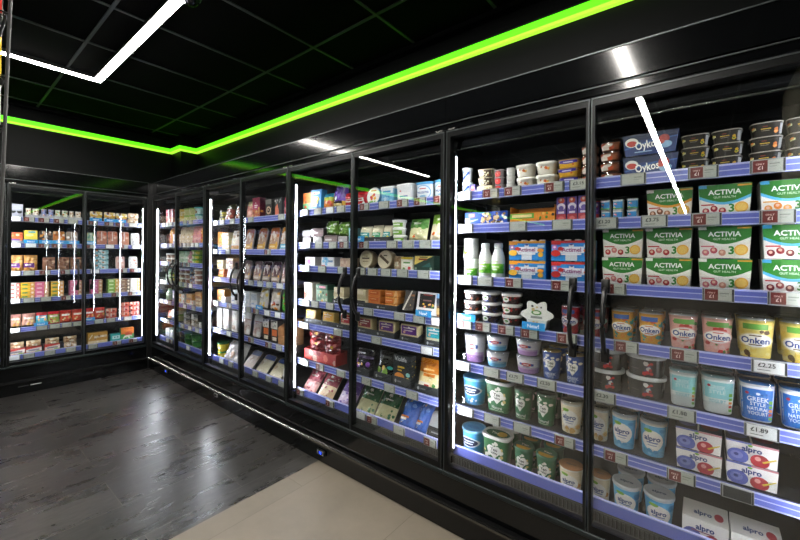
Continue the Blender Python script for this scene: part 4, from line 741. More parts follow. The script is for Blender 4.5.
pot('ygtub', 'yellow tub with green lid', .098, .088, .070, '#d9c234', [R(0, .6, 1, .9, '#e6d24a'), R(.2, .3, .8, .55, '#efe6a8')], ('snap', '#2a6a3a'), name='dip_tub', cat='dip tub')
pouch('whbg', 'crumpled white bag', .150, .18, .06, '#d9d6da', [B(105, 12, .05, .05, .95, .95, .14, ['#e6e4e8', '#c4c0c4', '#d6b8a4', '#cfcad6'])], name='food_bag', cat='bag', seed=58, lean=26)
def cpot(key, desc, col, lid, cs, w=.104, h=.062):
    pot(key, desc, w, w * .86, h, col, [B(len(desc) * 3, 8, .05, .1, .95, .9, .13, cs)], ('snap', lid), name='dip_pot', cat='dip pot')
cpot('p_w', 'white lidded dip pot', '#dcd3c4', '#e4e2e0', ['#e6e0d4', '#8a6a54', '#c9b49a']); cpot('p_y', 'yellow lidded dip pot', '#d9c27a', '#dcb43a', ['#e6d6a0', '#9a7a4a', '#efe8d4'])
cpot('p_g', 'green lidded dip pot', '#c4c48a', '#8fb44a', ['#dcdcb0', '#7a8a44', '#efe8d4']); cpot('p_t', 'teal lidded dip pot', '#a8c4c0', '#3fa0a4', ['#cfe0dc', '#5f8a8a', '#8a6a4a'])
def tallp(key, desc, col, cs): pouch(key, desc, .100, .182, .04, col, [B(len(desc) * 2, 14, .03, .05, .97, .95, .13, cs)], name='food_pouch', cat='pouch', seed=len(desc), lean=5)
tallp('t_be', 'tall beige food pouch', '#d3c4a4', ['#e4dac0', '#c0a87c', '#eee8d8', '#b8925e']); tallp('t_pk', 'tall pink food pouch', '#cf8a90', ['#e0aab0', '#b86070', '#ead0cc', '#d99a6a']); tallp('t_or', 'tall orange food pouch', '#dc8e40', ['#ecaa5c', '#c46a2e', '#f0d0a0', '#b8485a'])
def mini(key, desc, col, cap, cs):
    bottle(key, desc, .088, .122, col, [B(len(desc), 10, .05, .05, .95, .95, .14, cs)], cap)
mini('b_gr', 'pale green drink bottle', '#b8d0b4', '#8fb890', ['#d6e4d0', '#7fa884', '#eef2e8']); mini('b_pk', 'pink drink bottle', '#c97a8a', '#b04a60', ['#dca0aa', '#a84a5c', '#eed8d8'])
cpot('gy', 'green and yellow dip pot', '#86b43c', '#5f9a3a', ['#d9d24a', '#a8c84a', '#e6e6c0'], .108, .036); cpot('cbrn', 'brown and white pot', '#8a6454', '#e3e0dc', ['#d9d0c8', '#6a4438', '#c9b0a0'], .104, .040)
cpot('cblu', 'blue and brown pot', '#5a7a94', '#3a4a6a', ['#a8c0d0', '#8a6a54', '#dcd8d0'], .104, .040); cpot('yblk', 'yellow and black pot', '#3a3424', '#2a2c44', ['#d9b43a', '#e3cc6a', '#2f2c50'], .110, .058); cpot('gred', 'green pot with red picture', '#3f7a40', '#2f6a3c', ['#c9504a', '#e6d8c4', '#5f9a50', '#d98a7a'], .112, .058)
tray('wbtr', 'white and black food tray', .150, .060, .07, '#b0b0ae', [R(0, .5, 1, 1, '#5a5c5c'), R(.1, .1, .4, .9, '#e3e3e0'), R(.5, .2, .9, .4, '#8a8a88')], '#3a3c3c', name='food_tray', cat='tray')
carton('redb', 'small red and white box', .094, .052, .06, '#b83a40', [R(.1, .3, .9, .7, '#d9767a'), R(.7, 0, 1, 1, '#e3d8d8')], name='food_box', cat='food box')
carton('whbk', 'white carton with blue corner', .096, .110, .06, '#dcdee2', [R(0, 0, 1, .3, '#6a7aa8'), R(.2, .5, .8, .7, '#b8c0cc')], name='food_box', cat='food box')
# --- snack fridge across the end of the aisle
opentray('gytr', 'grey open case', .088, .060, .10, '#a4a6ac', .042, sideh=.05, ops=[R(.1, .2, .9, .8, '#b0b2b8')]); 
carton('gycs', 'grey case with black half-moon openings', .086, .062, .10, '#9698a2', [K(.45, .78, '#1c1d20') if 0 else R(0, .0, 1, .1, '#8a8c94'), E(.28, .92, .2, .28, '#202124'), E(.75, .92, .2, .28, '#202124')], top='#a8aab2', name='display_case', cat='display case')
carton('gycp', 'plain grey case', .086, .060, .10, '#a4a6ae', [R(0, .0, 1, .12, '#8e9098')], top='#b0b2ba', name='display_case', cat='display case')
def snackpot(key, desc, c, cs): pot(key, desc, .042, .038, .088, c, [B(len(desc), 8, .05, .1, .95, .95, .16, cs)], ('foil', '#e3e0dc'), name='snack_pot', cat='snack pot')
snackpot('sp_o', 'white and orange snack pot', '#e0d6c8', ['#cf8a44', '#e9e4dc', '#8a5a34']); snackpot('sp_b', 'blue and brown snack pot', '#8a94c0', ['#c98a54', '#dfe0ea', '#4a5490']); snackpot('sp_g', 'green and cream snack pot', '#cfd4c0', ['#7aa06a', '#e8e4d8', '#c98a54'])
opentray('gt9', 'light grey cardboard display tray', .094, .052, .06, '#a9abb0', .040, sideh=.045)
carton('orpu', 'orange and purple snack box', .088, .098, .05, '#cf6a34', [R(.1, .05, .8, .42, '#8a4aa8'), B(110, 8, .05, .45, .95, .95, .12, ['#e0a050', '#8a2f24', '#e9d0b0', '#c94a30'])], name='snack_box', cat='snack box')
carton('yebx', 'yellow and brown snack box', .088, .125, .05, '#dcc844', [R(.3, .82, .85, .95, '#4fa0c0'), E(.4, .66, .3, .1, '#f0e89a'), R(0, 0, 1, .34, '#c9b078'), G([(.2, .3), (.7, .05), (.8, .1), (.35, .36)], '#7a5a34')], name='snack_box', cat='snack box')
def clearp(key, desc, col, cs, w=.088, h=.125, strip=None): tray(key, desc, w, h, .03, col, [B(len(desc) * 5, 12, .05, .2, .95, .92, .13, cs), R(.45, .3, .52, .95, '#d9d6d2')] + ([R(0, 0, 1, .16, strip)] if strip else []), '#c4c4c2', name='snack_pack', cat='snack pack', lean=6)
clearp('cl_d', 'clear snack pack with dark meat', '#4a4240', ['#8a6a58', '#2f2a2a', '#d9cdc4', '#c9843a']); clearp('cl_o', 'clear snack pack with orange filling', '#b87a44', ['#d99a4a', '#8a5a38', '#e6d6c4', '#c9642e']); clearp('cl_w', 'clear snack pack with pale filling', '#9a8a7c', ['#d9cfc4', '#7a5f4c', '#efe8e0', '#c9a070'])
pouch('bun', 'bag of golden rolls with purple band', .092, .150, .06, '#c98f50', [B(111, 9, .05, .5, .95, .95, .20, ['#dba660', '#b87838', '#e3b878']), R(0, .24, .75, .52, '#7a4a90'), R(.1, .36, .5, .44, '#d9d0dc'), B(112, 4, .1, .02, .9, .22, .2, ['#dba660', '#c48a48'])], name='bread_bag', cat='bread bag', seed=61)
pouch('bagl', 'clear bag of brown rolls', .088, .130, .06, '#8a6450', [B(113, 10, .05, .1, .95, .9, .17, ['#a87c62', '#6f4c3c', '#b8937c', '#94705c'])], name='bread_bag', cat='bread bag', seed=62)
def flat(key, desc, c, c2, side): carton(key, desc, .092, .036, .07, c, [R(.0, .0, .66, .9, c), R(.1, .3, .5, .65, c2), R(.66, .0, 1, .94, side), E(.83, .45, .10, .28, '#e9dcc4')], top='#d9d0c0', name='sandwich_pack', cat='sandwich pack')
flat('f_w', 'flat white and red snack pack', '#e6dcd8', '#cf6a5a', '#c9504a'); flat('f_y', 'flat yellow snack pack', '#e3b82e', '#4f8a5a', '#d99a5a'); flat('f_p', 'flat pink snack pack', '#d96a94', '#f0c8d6', '#c9a06a'); flat('f_g', 'flat green snack pack', '#7fb44a', '#dcecc0', '#d9a050'); flat('f_b', 'flat brown snack pack', '#8a6a54', '#c9b49a', '#5a4a44'); flat('f_o', 'flat white and orange snack pack', '#dcd8d4', '#c9c4c0', '#e0922e')
def sbag(key, desc, top, mid, low): pouch(key, desc, .088, .120, .045, mid, [R(0, .76, 1, 1, top), R(.15, .56, .85, .70, '#ead8cc'), B(len(desc) * 4, 8, .05, .08, .95, .5, .13, [mid, '#d9a04a', low, '#e0c08a']), R(0, 0, 1, .10, low)], name='snack_bag', cat='snack bag', seed=len(desc), lean=6)
sbag('s_pk', 'pink snack bag with golden picture', '#c98a80', '#cf9a84', '#34302e'); sbag('s_bl', 'blue snack bag with red top', '#c4303a', '#4fb4d6', '#a8643c'); sbag('s_gn', 'green snack bag with red top', '#c4303a', '#9ab454', '#b82a3a'); sbag('s_rd', 'red snack bag with brown picture', '#b8342f', '#c4523c', '#8a2a2c')
carton('rust', 'red and white snack box', .106, .060, .07, '#cf4038', [G([(.0, .1), (.0, .62), (1, .86), (1, .3)], '#ded6d0'), R(.15, .36, .85, .62, '#8a8a94'), R(.0, .0, .5, .25, '#e09a4a'), E(.75, .2, .18, .14, '#9ab04a')], name='snack_box', cat='snack box')
pouch('sndw', 'clear wrapped pale sandwich', .098, .056, .05, '#cdae88', [B(114, 9, .05, .1, .95, .9, .14, ['#dcc4a0', '#b8926a', '#ece0cc', '#a87a5a'])], name='sandwich', cat='sandwich', seed=63)
carton('gold', 'wide gold snack box with pale bands', .160, .118, .06, '#b88a3a', [R(0, .1, 1, .3, '#dcc9a8'), R(.3, .55, .95, .72, '#d3c4b0'), B(115, 8, .0, .1, .95, .95, .06, ['#d9b05a', '#8a5a34', '#ede2d0']), G([(.03, .5), (.2, .85), (.24, .8), (.08, .45)], '#e9dcc4')], top='#c9a050', name='snack_box', cat='snack box')
carton('tealb', 'small teal snack box', .082, .080, .05, '#2f9c98', [R(.15, .3, .95, .75, '#bfe0de'), E(.4, .55, .08, .08, '#2a5a60'), E(.7, .55, .08, .08, '#2a5a60')], name='snack_box', cat='snack box')
carton('orgn', 'orange topped green snack box', .116, .126, .05, '#3f9a54', [R(0, .5, 1, 1, '#cf7434'), E(.6, .5, .3, .2, '#a8482a'), E(.55, .3, .34, .10, '#dcd4c0'), B(116, 6, .1, .05, .9, .3, .08, ['#e6e0d0', '#6ab474'])], top='#d98a4a', name='snack_box', cat='snack box')
clearp('tpk', 'teal film snack pack', '#7fb0b4', ['#a8ccd0', '#4f8a94', '#c9dce0', '#b0785a'], .112, .050); clearp('ppk', 'pinkish film snack pack', '#c9a094', ['#dcc0b4', '#a87a70', '#e9dcd4'], .080, .135); clearp('wpk', 'white film snack pack', '#cfcccc', ['#e4e2e2', '#b0a8a8', '#c98a7a'], .080, .135); clearp('mpk', 'pinkish brown meat snack pack', '#b07a68', ['#c99884', '#8a5a4c', '#d9b8a8', '#b8604a'], .084, .145); clearp('glp', 'green and gold label snack pack', '#8fa48a', ['#c9a84a', '#5f8a80', '#dcdcc8'], .072, .125)
clearp('yblp', 'yellow and blue snack pack', '#d9b04a', ['#4a90c0', '#e3c87a', '#8a5a3a', '#e9e2d0'], .100, .052); clearp('rdpk', 'red meat snack pack', '#b8483c', ['#d07a64', '#8a2a2a', '#dcbcae'], .094, .050); clearp('bepk', 'beige snack pack', '#c4a888', ['#dcc8ae', '#9a7a5c', '#ece2d4'], .096, .056)
for k in KD: KD[k].setdefault('lean', 0)
# ------------------------------------------------------------------ stocking the shelves
REC = []
RND = random.Random(4)
ROW0 = {'A': 0, 'B': 1.25, 'C': 2.5, 'D': 3.75}
NTH = ['first', 'second', 'third', 'fourth', 'fifth', 'sixth', 'seventh', 'eighth', 'ninth', 'tenth', 'eleventh', 'twelfth', 'thirteenth']
NUM = ['no', 'one', 'two', 'three', 'four', 'five', 'six', 'seven', 'eight', 'nine', 'ten', 'eleven', 'twelve']
def door_of(cab, s):
    if cab == 'L': return 'end-fridge left door' if s < -.0511 - LW_ / 2 else 'end-fridge right door'
    return ['rightmost', 'second-from-right', 'third-from-right', 'fourth-from-right', 'fifth-from-right', 'sixth-from-right', 'seventh-from-right', 'eighth-from-right'][max(0, min(7, int((5 - s) / .625)))] + ' door'
def shelf_of(si): return 'base deck' if si == 'deck' else ['top', 'second', 'third', 'fourth', 'fifth', 'sixth'][si] + ' shelf'
def world(cab, s, y, z): return (LX - y, s, z) if cab == 'L' else (s, y, z)
def base_rot(cab): return PI / 2 if cab == 'L' else 0
def put(kind, cab, s, y, z, rz=0, lean=None):
    K_ = KD[kind]; ln = math.radians(K_['lean'] if lean is None else lean)
    zz = z + K_['d'] / 2 * math.sin(ln) + .0004
    rot = (Matrix.Rotation(base_rot(cab) + rz, 4, 'Z') @ Matrix.Rotation(-ln, 4, 'X')).to_euler()
    P = K_['parts']
    if len(P) == 1: o = new(K_['name'], P[0][1], None, world(cab, s, y, zz), rot)
    else:
        o = new(K_['name'], None, None, world(cab, s, y, zz), rot); o.empty_display_size = .02
        for pn, me, lb in P: new(pn, me, o)
    return o
COLID = [0]
def stock(cab, si, items, yf=.098, dz=0.):
    z = (DECK[cab] if si == 'deck' else SH[cab][si] - .0098) + dz
    end = -.0511 - .03 if cab == 'L' else ROW0[cab] + 1.25 - .016
    start = -.0511 - LW_ + .028 if cab == 'L' else ROW0[cab] + (.040 if cab == 'A' else .014)
    groups = {}; L_ = []
    for it in items:
        kinds = it[0]; n = it[2] if len(it) > 2 and isinstance(it[2], int) else 1
        opt = it[3] if len(it) > 3 else (it[2] if len(it) > 2 and isinstance(it[2], dict) else {})
        seq = list(kinds) if isinstance(kinds, (list, tuple)) else [kinds] * n
        d0 = KD[seq[0]]['d']; rnd = KD[seq[0]]['rnd']; yp = yf + (d0 / 2 if rnd else 0)
        left = px_y(it[1], LX - yp, z + .04) if cab == 'L' else px_x(it[1], yp, z + .04)
        L_.append([seq, opt, left, max(KD[k]['w'] for k in seq), d0, .0085 if opt.get('tr') else .0045])
    for q, e in enumerate(L_):                       # a pack wider than the room to its neighbour is a narrower size of it
        nxt = L_[q + 1][2] if q + 1 < len(L_) else max(end, e[2] + e[3])
        e.append(max(.64, min(1, (nxt - e[2] - e[5]) / e[3]))); e[3] *= e[6]
    tot = sum(e[3] + e[5] for e in L_)
    if tot > end - start: print('FULL', cab, si, tot - end + start)
    offs = []; o_ = 0
    for e in L_: offs.append(o_); o_ += e[3] + e[5]
    blocks = []
    for e, of in zip(L_, offs):
        blocks.append([e[2] - of, 1])
        while len(blocks) > 1 and blocks[-2][0] > blocks[-1][0]:
            b = blocks.pop(); a = blocks.pop(); blocks.append([(a[0] * a[1] + b[0] * b[1]) / (a[1] + b[1]), a[1] + b[1]])
    xs = [max(start, min(end - o_, b[0])) for b in blocks for _ in range(b[1])]
    for e, of, x in zip(L_, offs, xs):
        seq, opt, d0, sx = e[0], e[1], e[4], e[6]; w = e[3]; s = x + of + w / 2
        tr = opt.get('tr')
        yo = .004 if tr else 0
        for row in range(opt.get('rows', 1)):
            COLID[0] += 1; zz = z + (.003 if tr else 0)
            for ti, k in enumerate(seq):
                K_ = KD[k]; jr = math.radians(RND.uniform(-7, 7) if K_['rnd'] and K_['d'] > .8 * K_['w'] else RND.uniform(-.9, .9)) if not tr else 0
                y = yf + yo + K_['d'] / 2 + row * (d0 * 1.04 + .014) + (RND.uniform(0, .007) if ti == 0 and not tr else 0)
                o = put(k, cab, s, y, zz, jr)
                o.scale = (sx, sx if K_['rnd'] else 1, 1)
                REC.append(dict(o=o, k=k, desc=K_['desc'], cat=K_['cat'], cab=cab, si=si, s=s, col=COLID[0], tier=ti, n=len(seq), row=row, rows=opt.get('rows', 1)))
                zz += K_['h'] + (.003 if K_['name'] in ('yogurt_multipack', 'yogurt_drink_multipack') else .0012)
        if tr: groups.setdefault(tr, []).append((s - w / 2, s + w / 2, max(KD[k]['d'] for k in seq), KD[seq[0]]['desc'], opt.get('lip', .034), max(KD[k]['lean'] for k in seq), KD[seq[0]]['h']))
    for tr, g in groups.items():
        a, b = min(x[0] for x in g) - .0036, max(x[1] for x in g) + .0036; b = min(b, end + .01)
        lean = math.radians(max(x[5] for x in g)); d = max(x[2] for x in g) + .014 + (math.sin(lean) * max(x[6] for x in g) if lean > .02 else 0)
        key = 'tray_%s_%s_%s' % (cab, si, tr); lip = g[0][4]
        colr = '#a9abb0' if cab == 'L' else '#36393c'
        n = max(1, round((b - a) / .14))
        ops = []
        if cab != 'L':
            for q in range(n): ops += [E((q + .18) / n, .5, .05 / n, .2, '#aeb2b4'), R((q + .28) / n, .42, (q + .5) / n, .58, '#787c7e')]
        opentray(key, ('light' if cab == 'L' else 'dark') + ' grey cardboard display tray', b - a, lip + .02, d, colr, lip, ops=ops, sideh=lip)
        KD[key]['lean'] = 0
        o = put(key, cab, (a + b) / 2, yf + d / 2 - .001, z); COLID[0] += 1
        REC.append(dict(o=o, k=key, desc=KD[key]['desc'] , cat='display tray', cab=cab, si=si, s=(a + b) / 2, col=COLID[0], tier=0, n=1, row=0, rows=1))
R2 = {'rows': 2}
stock('D', 0, [('spread', 455, 2), ('smallp', 462), (['creamb', 'snackc', 'snackc'], 468), ('redp', 487, 3), ('whip', 498, 3), ('whto', 508, 2), ('whto', 527, 2), ('yelp', 552, 3), ('choc', 575, 4), ('choc', 593, 4), ('oykos', 618, 2), ('pine', 677, 3), ('pine', 711, 3), ('apri', 749, 3), ('apri', 785, 3)])
stock('D', 1, [('cookb', 465), ('ortray', 510), ('kidpk', 556), ('kidpk', 567), ('kidpk', 578), ('kidr', 592), ('kidb', 601, 2), ('kidb', 613, 2), ('kidb', 627, 2), ('act_or', 646), ('act_bl', 698), ('act_pe', 760)])
tx = [r['s'] for r in REC if r['k'] == 'ortray'][0]
for q in (-1, 0, 1):
    COLID[0] += 1; o = put('yogn', 'D', tx + q * .058, .148, SH['D'][1] - .0098 + .0025)
    REC.append(dict(o=o, k='yogn', desc=KD['yogn']['desc'], cat='yogurt pot', cab='D', si=1, s=tx + q * .058, col=COLID[0], tier=0, n=1, row=0, rows=1))
stock('D', 2, [(['gcup', 'gcupu'], 464), ('botl', 479), ('botl', 492), ('actm_o', 509, 2), ('actm_r', 551, 2), ('act_st', 602, 2), ('act_st', 645.5, 2), ('act_ru', 698, 2), ('act_ch', 762, 2)])
stock('D', 3, [('sm_str', 466, 3), ('sm_blu', 483, 3), ('sm_che', 503, 3), ('card', 529), ('onk_red', 561, 1, R2), ('onk_red', 582, 1, R2), ('onk_man', 611, 1, R2), ('onk_man', 638, 1, R2), ('onk_str', 670, 1, R2), ('onk_str', 704, 1, R2), ('onk_van', 742, 1, R2), ('onk_van', 786, 1, R2)])
stock('D', 3, [('petal', 521)], yf=.081)
stock('D', 4, [('fageP', 465, 1, R2), ('fageB', 487, 2), ('fageL', 516, 2), ('yeo_bl', 542, 1, R2), ('yeo_bl', 565, 1, R2), ('blk', 594, 2), ('blk', 631, 2), ('teal', 674, 1, R2), ('teal', 706, 1, R2), ('greek', 744, 1, R2), ('greek', 785, 1, R2)])
stock('D', 5, [('btub', 464), ('yeo_big', 487), ('yeo_gr', 514, 1, R2), ('yeo_gr', 536, 1, R2), ('alp_al', 560, 1, R2), ('alp_al', 590, 1, R2), ('alp_bl', 611, 1, R2), ('alp_bl', 639, 1, R2), ('alp_c', 675.5, 2), ('alp_c', 725.5, 2)], yf=.108)
stock('D', 'deck', [('btub', 457), ('yeo_big', 480, 1, R2), ('yeo_gry', 514, 1, R2), ('yeo_gry', 536, 1, R2), ('alp_alo', 559), ('alp_alo', 590), ('alp_blo', 612, 1, R2), ('alp_blo', 643, 1, R2), ('alp_cl', 682), ('alp_cl', 731)], yf=.100)
stock('C', 0, [('ogb', 298), ('bltall', 307), ('ortl', 319), ('purb', 328), ('rednet', 341), ('rednet', 353), ('tri', 365), ('spr_l', 382), ('spr_w', 399), (['spr_b'], 417), ('spr_b', 435)])
stock('C', 1, [('gtr', 298, 2), (['gtr', 'gtrp'], 308), (['gtrp', 'grnb'], 322), (['gtr', 'grnb'], 337), ('aqua', 348), ('feta', 357, {'tr': 1}), ('fetag', 369, {'tr': 1}), ('feta', 380, {'tr': 1}), ('gtub', 394, 3), ('grat', 406), ('moz', 427)])
stock('C', 1, [('backp', 392)], yf=.30)
stock('C', 2, [('purw', 305), ('bluw', 321), ('beig', 340), ('camb', 358), ('camb2', 376), ('wedg', 392), ('burs', 401), ('aged', 414)])
stock('C', 3, [(['rwtall', 'rwbox'], 304), (['grtl', 'grst'], 316), (['crmd', 'crm'], 333, {'tr': 1}), (['crmd', 'crm'], 354, {'tr': 2}), ('redl', 368, 3, {'tr': 2}), ('redl2', 384, 3, {'tr': 2}), ('darkw', 402), ('wbox', 415), ('blued', 436)])
stock('C', 4, [('ch_yel', 305, {'tr': 1}), ('ch_yel', 322, {'tr': 1}), ('ch_redb', 340, {'tr': 1}), ('ch_red', 357, {'tr': 2}), ('ch_pur', 378, {'tr': 2}), ('ch_pur', 400, {'tr': 3}), ('ch_teal', 425, {'tr': 4})])
stock('C', 5, [('redtray', 304), ('blkpur', 353, {'tr': 1, 'lip': .04}), ('vio1', 374, {'tr': 2, 'lip': .045}), ('vio2', 393, {'tr': 3, 'lip': .05}), ('opou', 415, {'tr': 4, 'lip': .04})])
tx = [r['s'] for r in REC if r['k'] == 'redtray'][0]
for q, ti in ((-1, 0), (1, 0), (-1, 1), (1, 1), (-1, 2), (1, 2)):
    COLID[0] += 1; o = put('saus', 'C', tx + q * .080, .150, SH['C'][5] - .0098 + .003 + ti * .069)
    REC.append(dict(o=o, k='saus', desc=KD['saus']['desc'], cat='sausage pack', cab='C', si=5, s=tx + q * .080, col=8000 + q, tier=ti, n=3, row=0, rows=1))
stock('C', 'deck', [('dp', 298), ('dpy', 314), ('du', 334), ('dg', 353), ('dg', 371), ('bluef', 395), ('bluef', 411), ('gpack', 424)], yf=.088)
stock('B', 0, [('ydk', 214, 2), ('drkw', 223), ('drkw', 233), ('pkcr', 245), ('mag', 252), ('blkm', 265), ('blkp', 274), ('pinkp', 283)])
stock('B', 1, [('orgp', 213), ('cstk', 219, 4), ('whbr', 229), ('m_or', 244), ('m_or', 256), ('m_or', 268), ('m_bl', 279)])
stock('B', 2, [(['orcd', 'cstk', 'cstk'], 215), (['whcd', 'brpk', 'brpk'], 226), ('m_gr', 242), ('m_gr', 252), ('m_dk', 261), ('m_dk', 270), ('m_gr', 280)])
stock('B', 3, [(['ywbx', 'orbx'], 215), ('whbox', 231), ('whbox', 243), ('whbox', 250), ('yelb', 257), ('orab', 268), ('grns', 279)])
stock('B', 4, [('wwbx', 215), ('wwbx', 223), ('wwbx', 231), ('whtr', 242), ('whtr', 252), ('orw', 262), ('orw', 270), ('brbox', 278)])
stock('B', 'deck', [('ygtub', 213, 2), ('whbg', 219), ('whbg', 230), ('dktp', 241), ('dktr', 254), ('dktr', 267), ('wred', 283)], yf=.09)
stock('A', 0, [('redb', 166, 3), ('redb', 171, 3), ('p_w', 178, 2), ('p_y', 182.5, 2), ('p_g', 187.5, 2), ('p_g', 192.5, 2), ('p_t', 198, 2)])
stock('A', 1, [('t_or', 168), ('whbk', 173), ('t_be', 178), ('t_be', 182.5), ('t_be', 187), ('t_pk', 191), ('t_pk', 195), ('t_or', 199)])
stock('A', 2, [('cbrn', 166, 2), ('cbrn', 171, 2), ('b_gr', 178), ('b_gr', 182), ('b_gr', 186), ('b_pk', 190.5), ('gy', 195.5, 3)])
stock('A', 3, [('b_gr', 167), ('gy', 172, 2), ('cbrn', 178, 3), ('cbrn', 183, 3), ('cbrn', 188, 3), ('cblu', 193, 3), ('cbrn', 198, 3)])
stock('A', 4, [('b_gr', 167), ('whbk', 172), (['ywbx', 'ywbx'], 178), (['ywbx', 'orbx'], 186), (['cstk', 'cstk', 'orbx'], 195)])
stock('A', 5, [('orcd', 167), ('whbk', 172), ('p_g', 178, 2), ('wbtr', 183.5, 2), ('wbtr', 191, 2), ('wbtr', 198, 1)])
stock('A', 'deck', [('whbk', 165), ('whbk', 170), ('yblk', 178, 2), ('yblk', 183, 2), ('gred', 188, 2), ('gred', 195, 2)], yf=.09)
stock('L', 0, [(['gycs', 'gycp'], 9), ('sp_o', 25.5, {'tr': 1}), ('sp_o', 32.5, {'tr': 1}), ('sp_b', 41, {'tr': 2}), ('sp_b', 48, {'tr': 2}), ('sp_g', 55, {'tr': 3}), ('sp_g', 61.5, {'tr': 3}), ('sp_o', 69, {'tr': 4}), ('sp_o', 75, {'tr': 4}), ('yblp', 90, 2), ('yblp', 104, 2), (['rdpk', 'yblp'], 116), ('bepk', 128, 2)])
stock('L', 1, [('orpu', 9, {'tr': 1, 'lip': .03}), ('yebx', 24), ('cl_d', 39), ('cl_o', 53), ('cl_w', 66), ('glp', 87), ('mpk', 97), ('mpk', 108), ('mpk', 120), ('wpk', 131)])
stock('L', 2, [('bun', 8), ('bun', 24), ('bagl', 43), ('bagl', 58), ('bagl', 71), ('tpk', 95, 4), ('ppk', 116), ('wpk', 129)])
stock('L', 3, [('f_w', 8, 4), ('f_y', 20, 4), ('f_p', 35, 4), ('f_y', 51, 4), ('f_p', 70, 4), ('f_p', 91, 4), ('f_g', 108, 4), ('f_b', 122, 4), ('f_o', 134, 4)])
stock('L', 4, [('s_pk', 8), ('s_pk', 22), ('s_bl', 36), ('s_gn', 48), ('s_rd', 60), ('s_rd', 72), ('s_rd', 85), ('s_rd', 95), ('rdpk', 106, 2), ('rdpk', 122, 3), ('rdpk', 133, 3)])
stock('L', 'deck', [(['rust', 'sndw'], 7), (['rust', 'sndw'], 26), (['rust', 'sndw'], 45), (['bepk', 'sndw'], 64), ('gold', 88), ('tealb', 111), ('orgn', 121)], yf=.09)
# labels that single each thing out
by = {}
for r in REC: by.setdefault((r['desc'], door_of(r['cab'], r['s']), r['si']), []).append(r)
seen = set()
for (desc, door, si), rs in by.items():
    cols = sorted({(round(min(q['s'] for q in rs if q['col'] == c or (q['row'] and q['col'] - q['row'] == c)), 4), c) for c in {q['col'] - q['row'] for q in rs}})
    idx = {c: i for i, (_, c) in enumerate(cols)}; nc = len(cols)
    for r in rs:
        c = idx[r['col'] - r['row']]; ph = []
        same = [q for q in rs if q['col'] == r['col']]
        if len(same) > 1:
            t = sorted(q['tier'] for q in same).index(r['tier']); n = len(same)
            tw = 'bottom' if t == 0 else 'top' if t == n - 1 else 'middle' if n == 3 else NTH[t] + '-from-bottom'
            ph.append(tw + (' of stack' if nc == 1 else ' of %s stack' % NTH[c]))
        elif nc > 1: ph.append('%s of %s' % (NTH[c], NUM[nc]))
        if r['row']: ph.append('behind')
        lab = ', '.join([desc] + ([' '.join(ph)] if ph else []) + ['%s, %s' % (shelf_of(si), door)])
        if lab in seen: print('DUP', lab)
        seen.add(lab)
        if len(lab.replace(',', '').split()) > 16: print('LONG', len(lab.split()), lab)
        tag(r['o'], lab, r['cat'], None if len(rs) == 1 else desc + ' packs' if False else (desc + ', ' + shelf_of(si)) if len(rs) > 1 else None)
# ------------------------------------------------------------------ price tags on the rails and blue shelf strips
def tag_parts(kind, text=''):
    a = MB(); a.rbox(-.040, .040, -.004, .004, -.022, .022, TAGF, .003, 1); fr = a.mesh('frame')
    s = MB(); scr = {'r': TAGS, 'g': TAGS, 'w': TAGW, 'd': TAGD}[kind]
    s.box(-.033, .033, -.0048, -.0036, -.0175, .0175, scr)
    if text: art(s, [T(text, .42, .66, .36, '#26282a', .8, .62), R(.1, .2, .55, .26, '#6a6e6c')], lambda x, y, o: (x, -.0049 - o, y - .0175), .066, .035)
    elif kind in 'gr': art(s, [R(.56, .62, .9, .70, '#7a7e78'), R(.56, .4, .8, .46, '#8a8e88')], lambda x, y, o: (x, -.0049 - o, y - .0175), .066, .035)
    out = [('frame', fr), ('screen', s.mesh('screen'))]
    e = MB(); e.box(.034, .0385, -.0052, -.004, -.019, .019, TAGD); e.box(-.0385, -.036, -.0052, -.004, -.019, .019, TAGD); out.append(('clip', e.mesh('clip')))
    if kind == 'r':
        p = MB(); p.box(-.033, .000, -.0056, -.0046, -.0175, .0175, TAGR)
        art(p, [T('ONLY', .5, .68, .16, '#d9b8b0', .6, .6), T('£1', .5, .36, .28, '#e3c9c2', .8, .5)], lambda x, y, o: (x - .0165, -.0057 - o, y - .0175), .033, .035)
        out.append(('red_panel', p.mesh('red_panel')))
    return out
TP = {k: tag_parts(k) for k in 'rgwd'}
TG = []
def tags(cab, si, lst):
    z = (LIP[cab] if si == 'deck' else SH[cab][si]) - .021
    last = -99
    for t in lst:
        px, kind = t[0], t[1]; txt = t[2] if len(t) > 2 else ''
        s = px_y(px, LX - .058, z) if cab == 'L' else px_x(px, .058, z)
        lo, hi = ((-.0511 - LW_ + .062, -.0511 - .062) if cab == 'L' else (ROW0[cab] + .062, ROW0[cab] + 1.19)); s = min(max(s, lo), hi)
        if s < last + .082: continue
        last = s
        P = tag_parts(kind, txt) if txt else TP[kind]
        o = new('price_tag', None, None, world(cab, s, .0590, z), (0, 0, base_rot(cab)))
        for n_, me in P: new(n_, me, o)
        TG.append((o, cab, si, s, kind, txt))
tags('D', 0, [(464, 'w'), (490.5, 'r'), (512.5, 'r'), (554, 'r'), (580, 'g', '£3.15'), (633, 'g'), (703, 'r'), (767.5, 'r')])
tags('D', 1, [(465.5, 'w'), (518, 'g'), (562, 'g'), (606, 'g', '£1.20'), (654, 'g', '£3.75'), (706, 'r'), (777.5, 'r')])
tags('D', 2, [(465, 'w'), (485, 'g'), (513.5, 'r'), (561, 'r'), (614, 'r'), (718, 'r'), (786, 'r')])
tags('D', 3, [(464.5, 'r'), (483, 'r'), (506, 'r'), (529.5, 'r'), (566.5, 'r'), (626, 'r'), (684, 'r'), (769, 'w', '£2.25')])
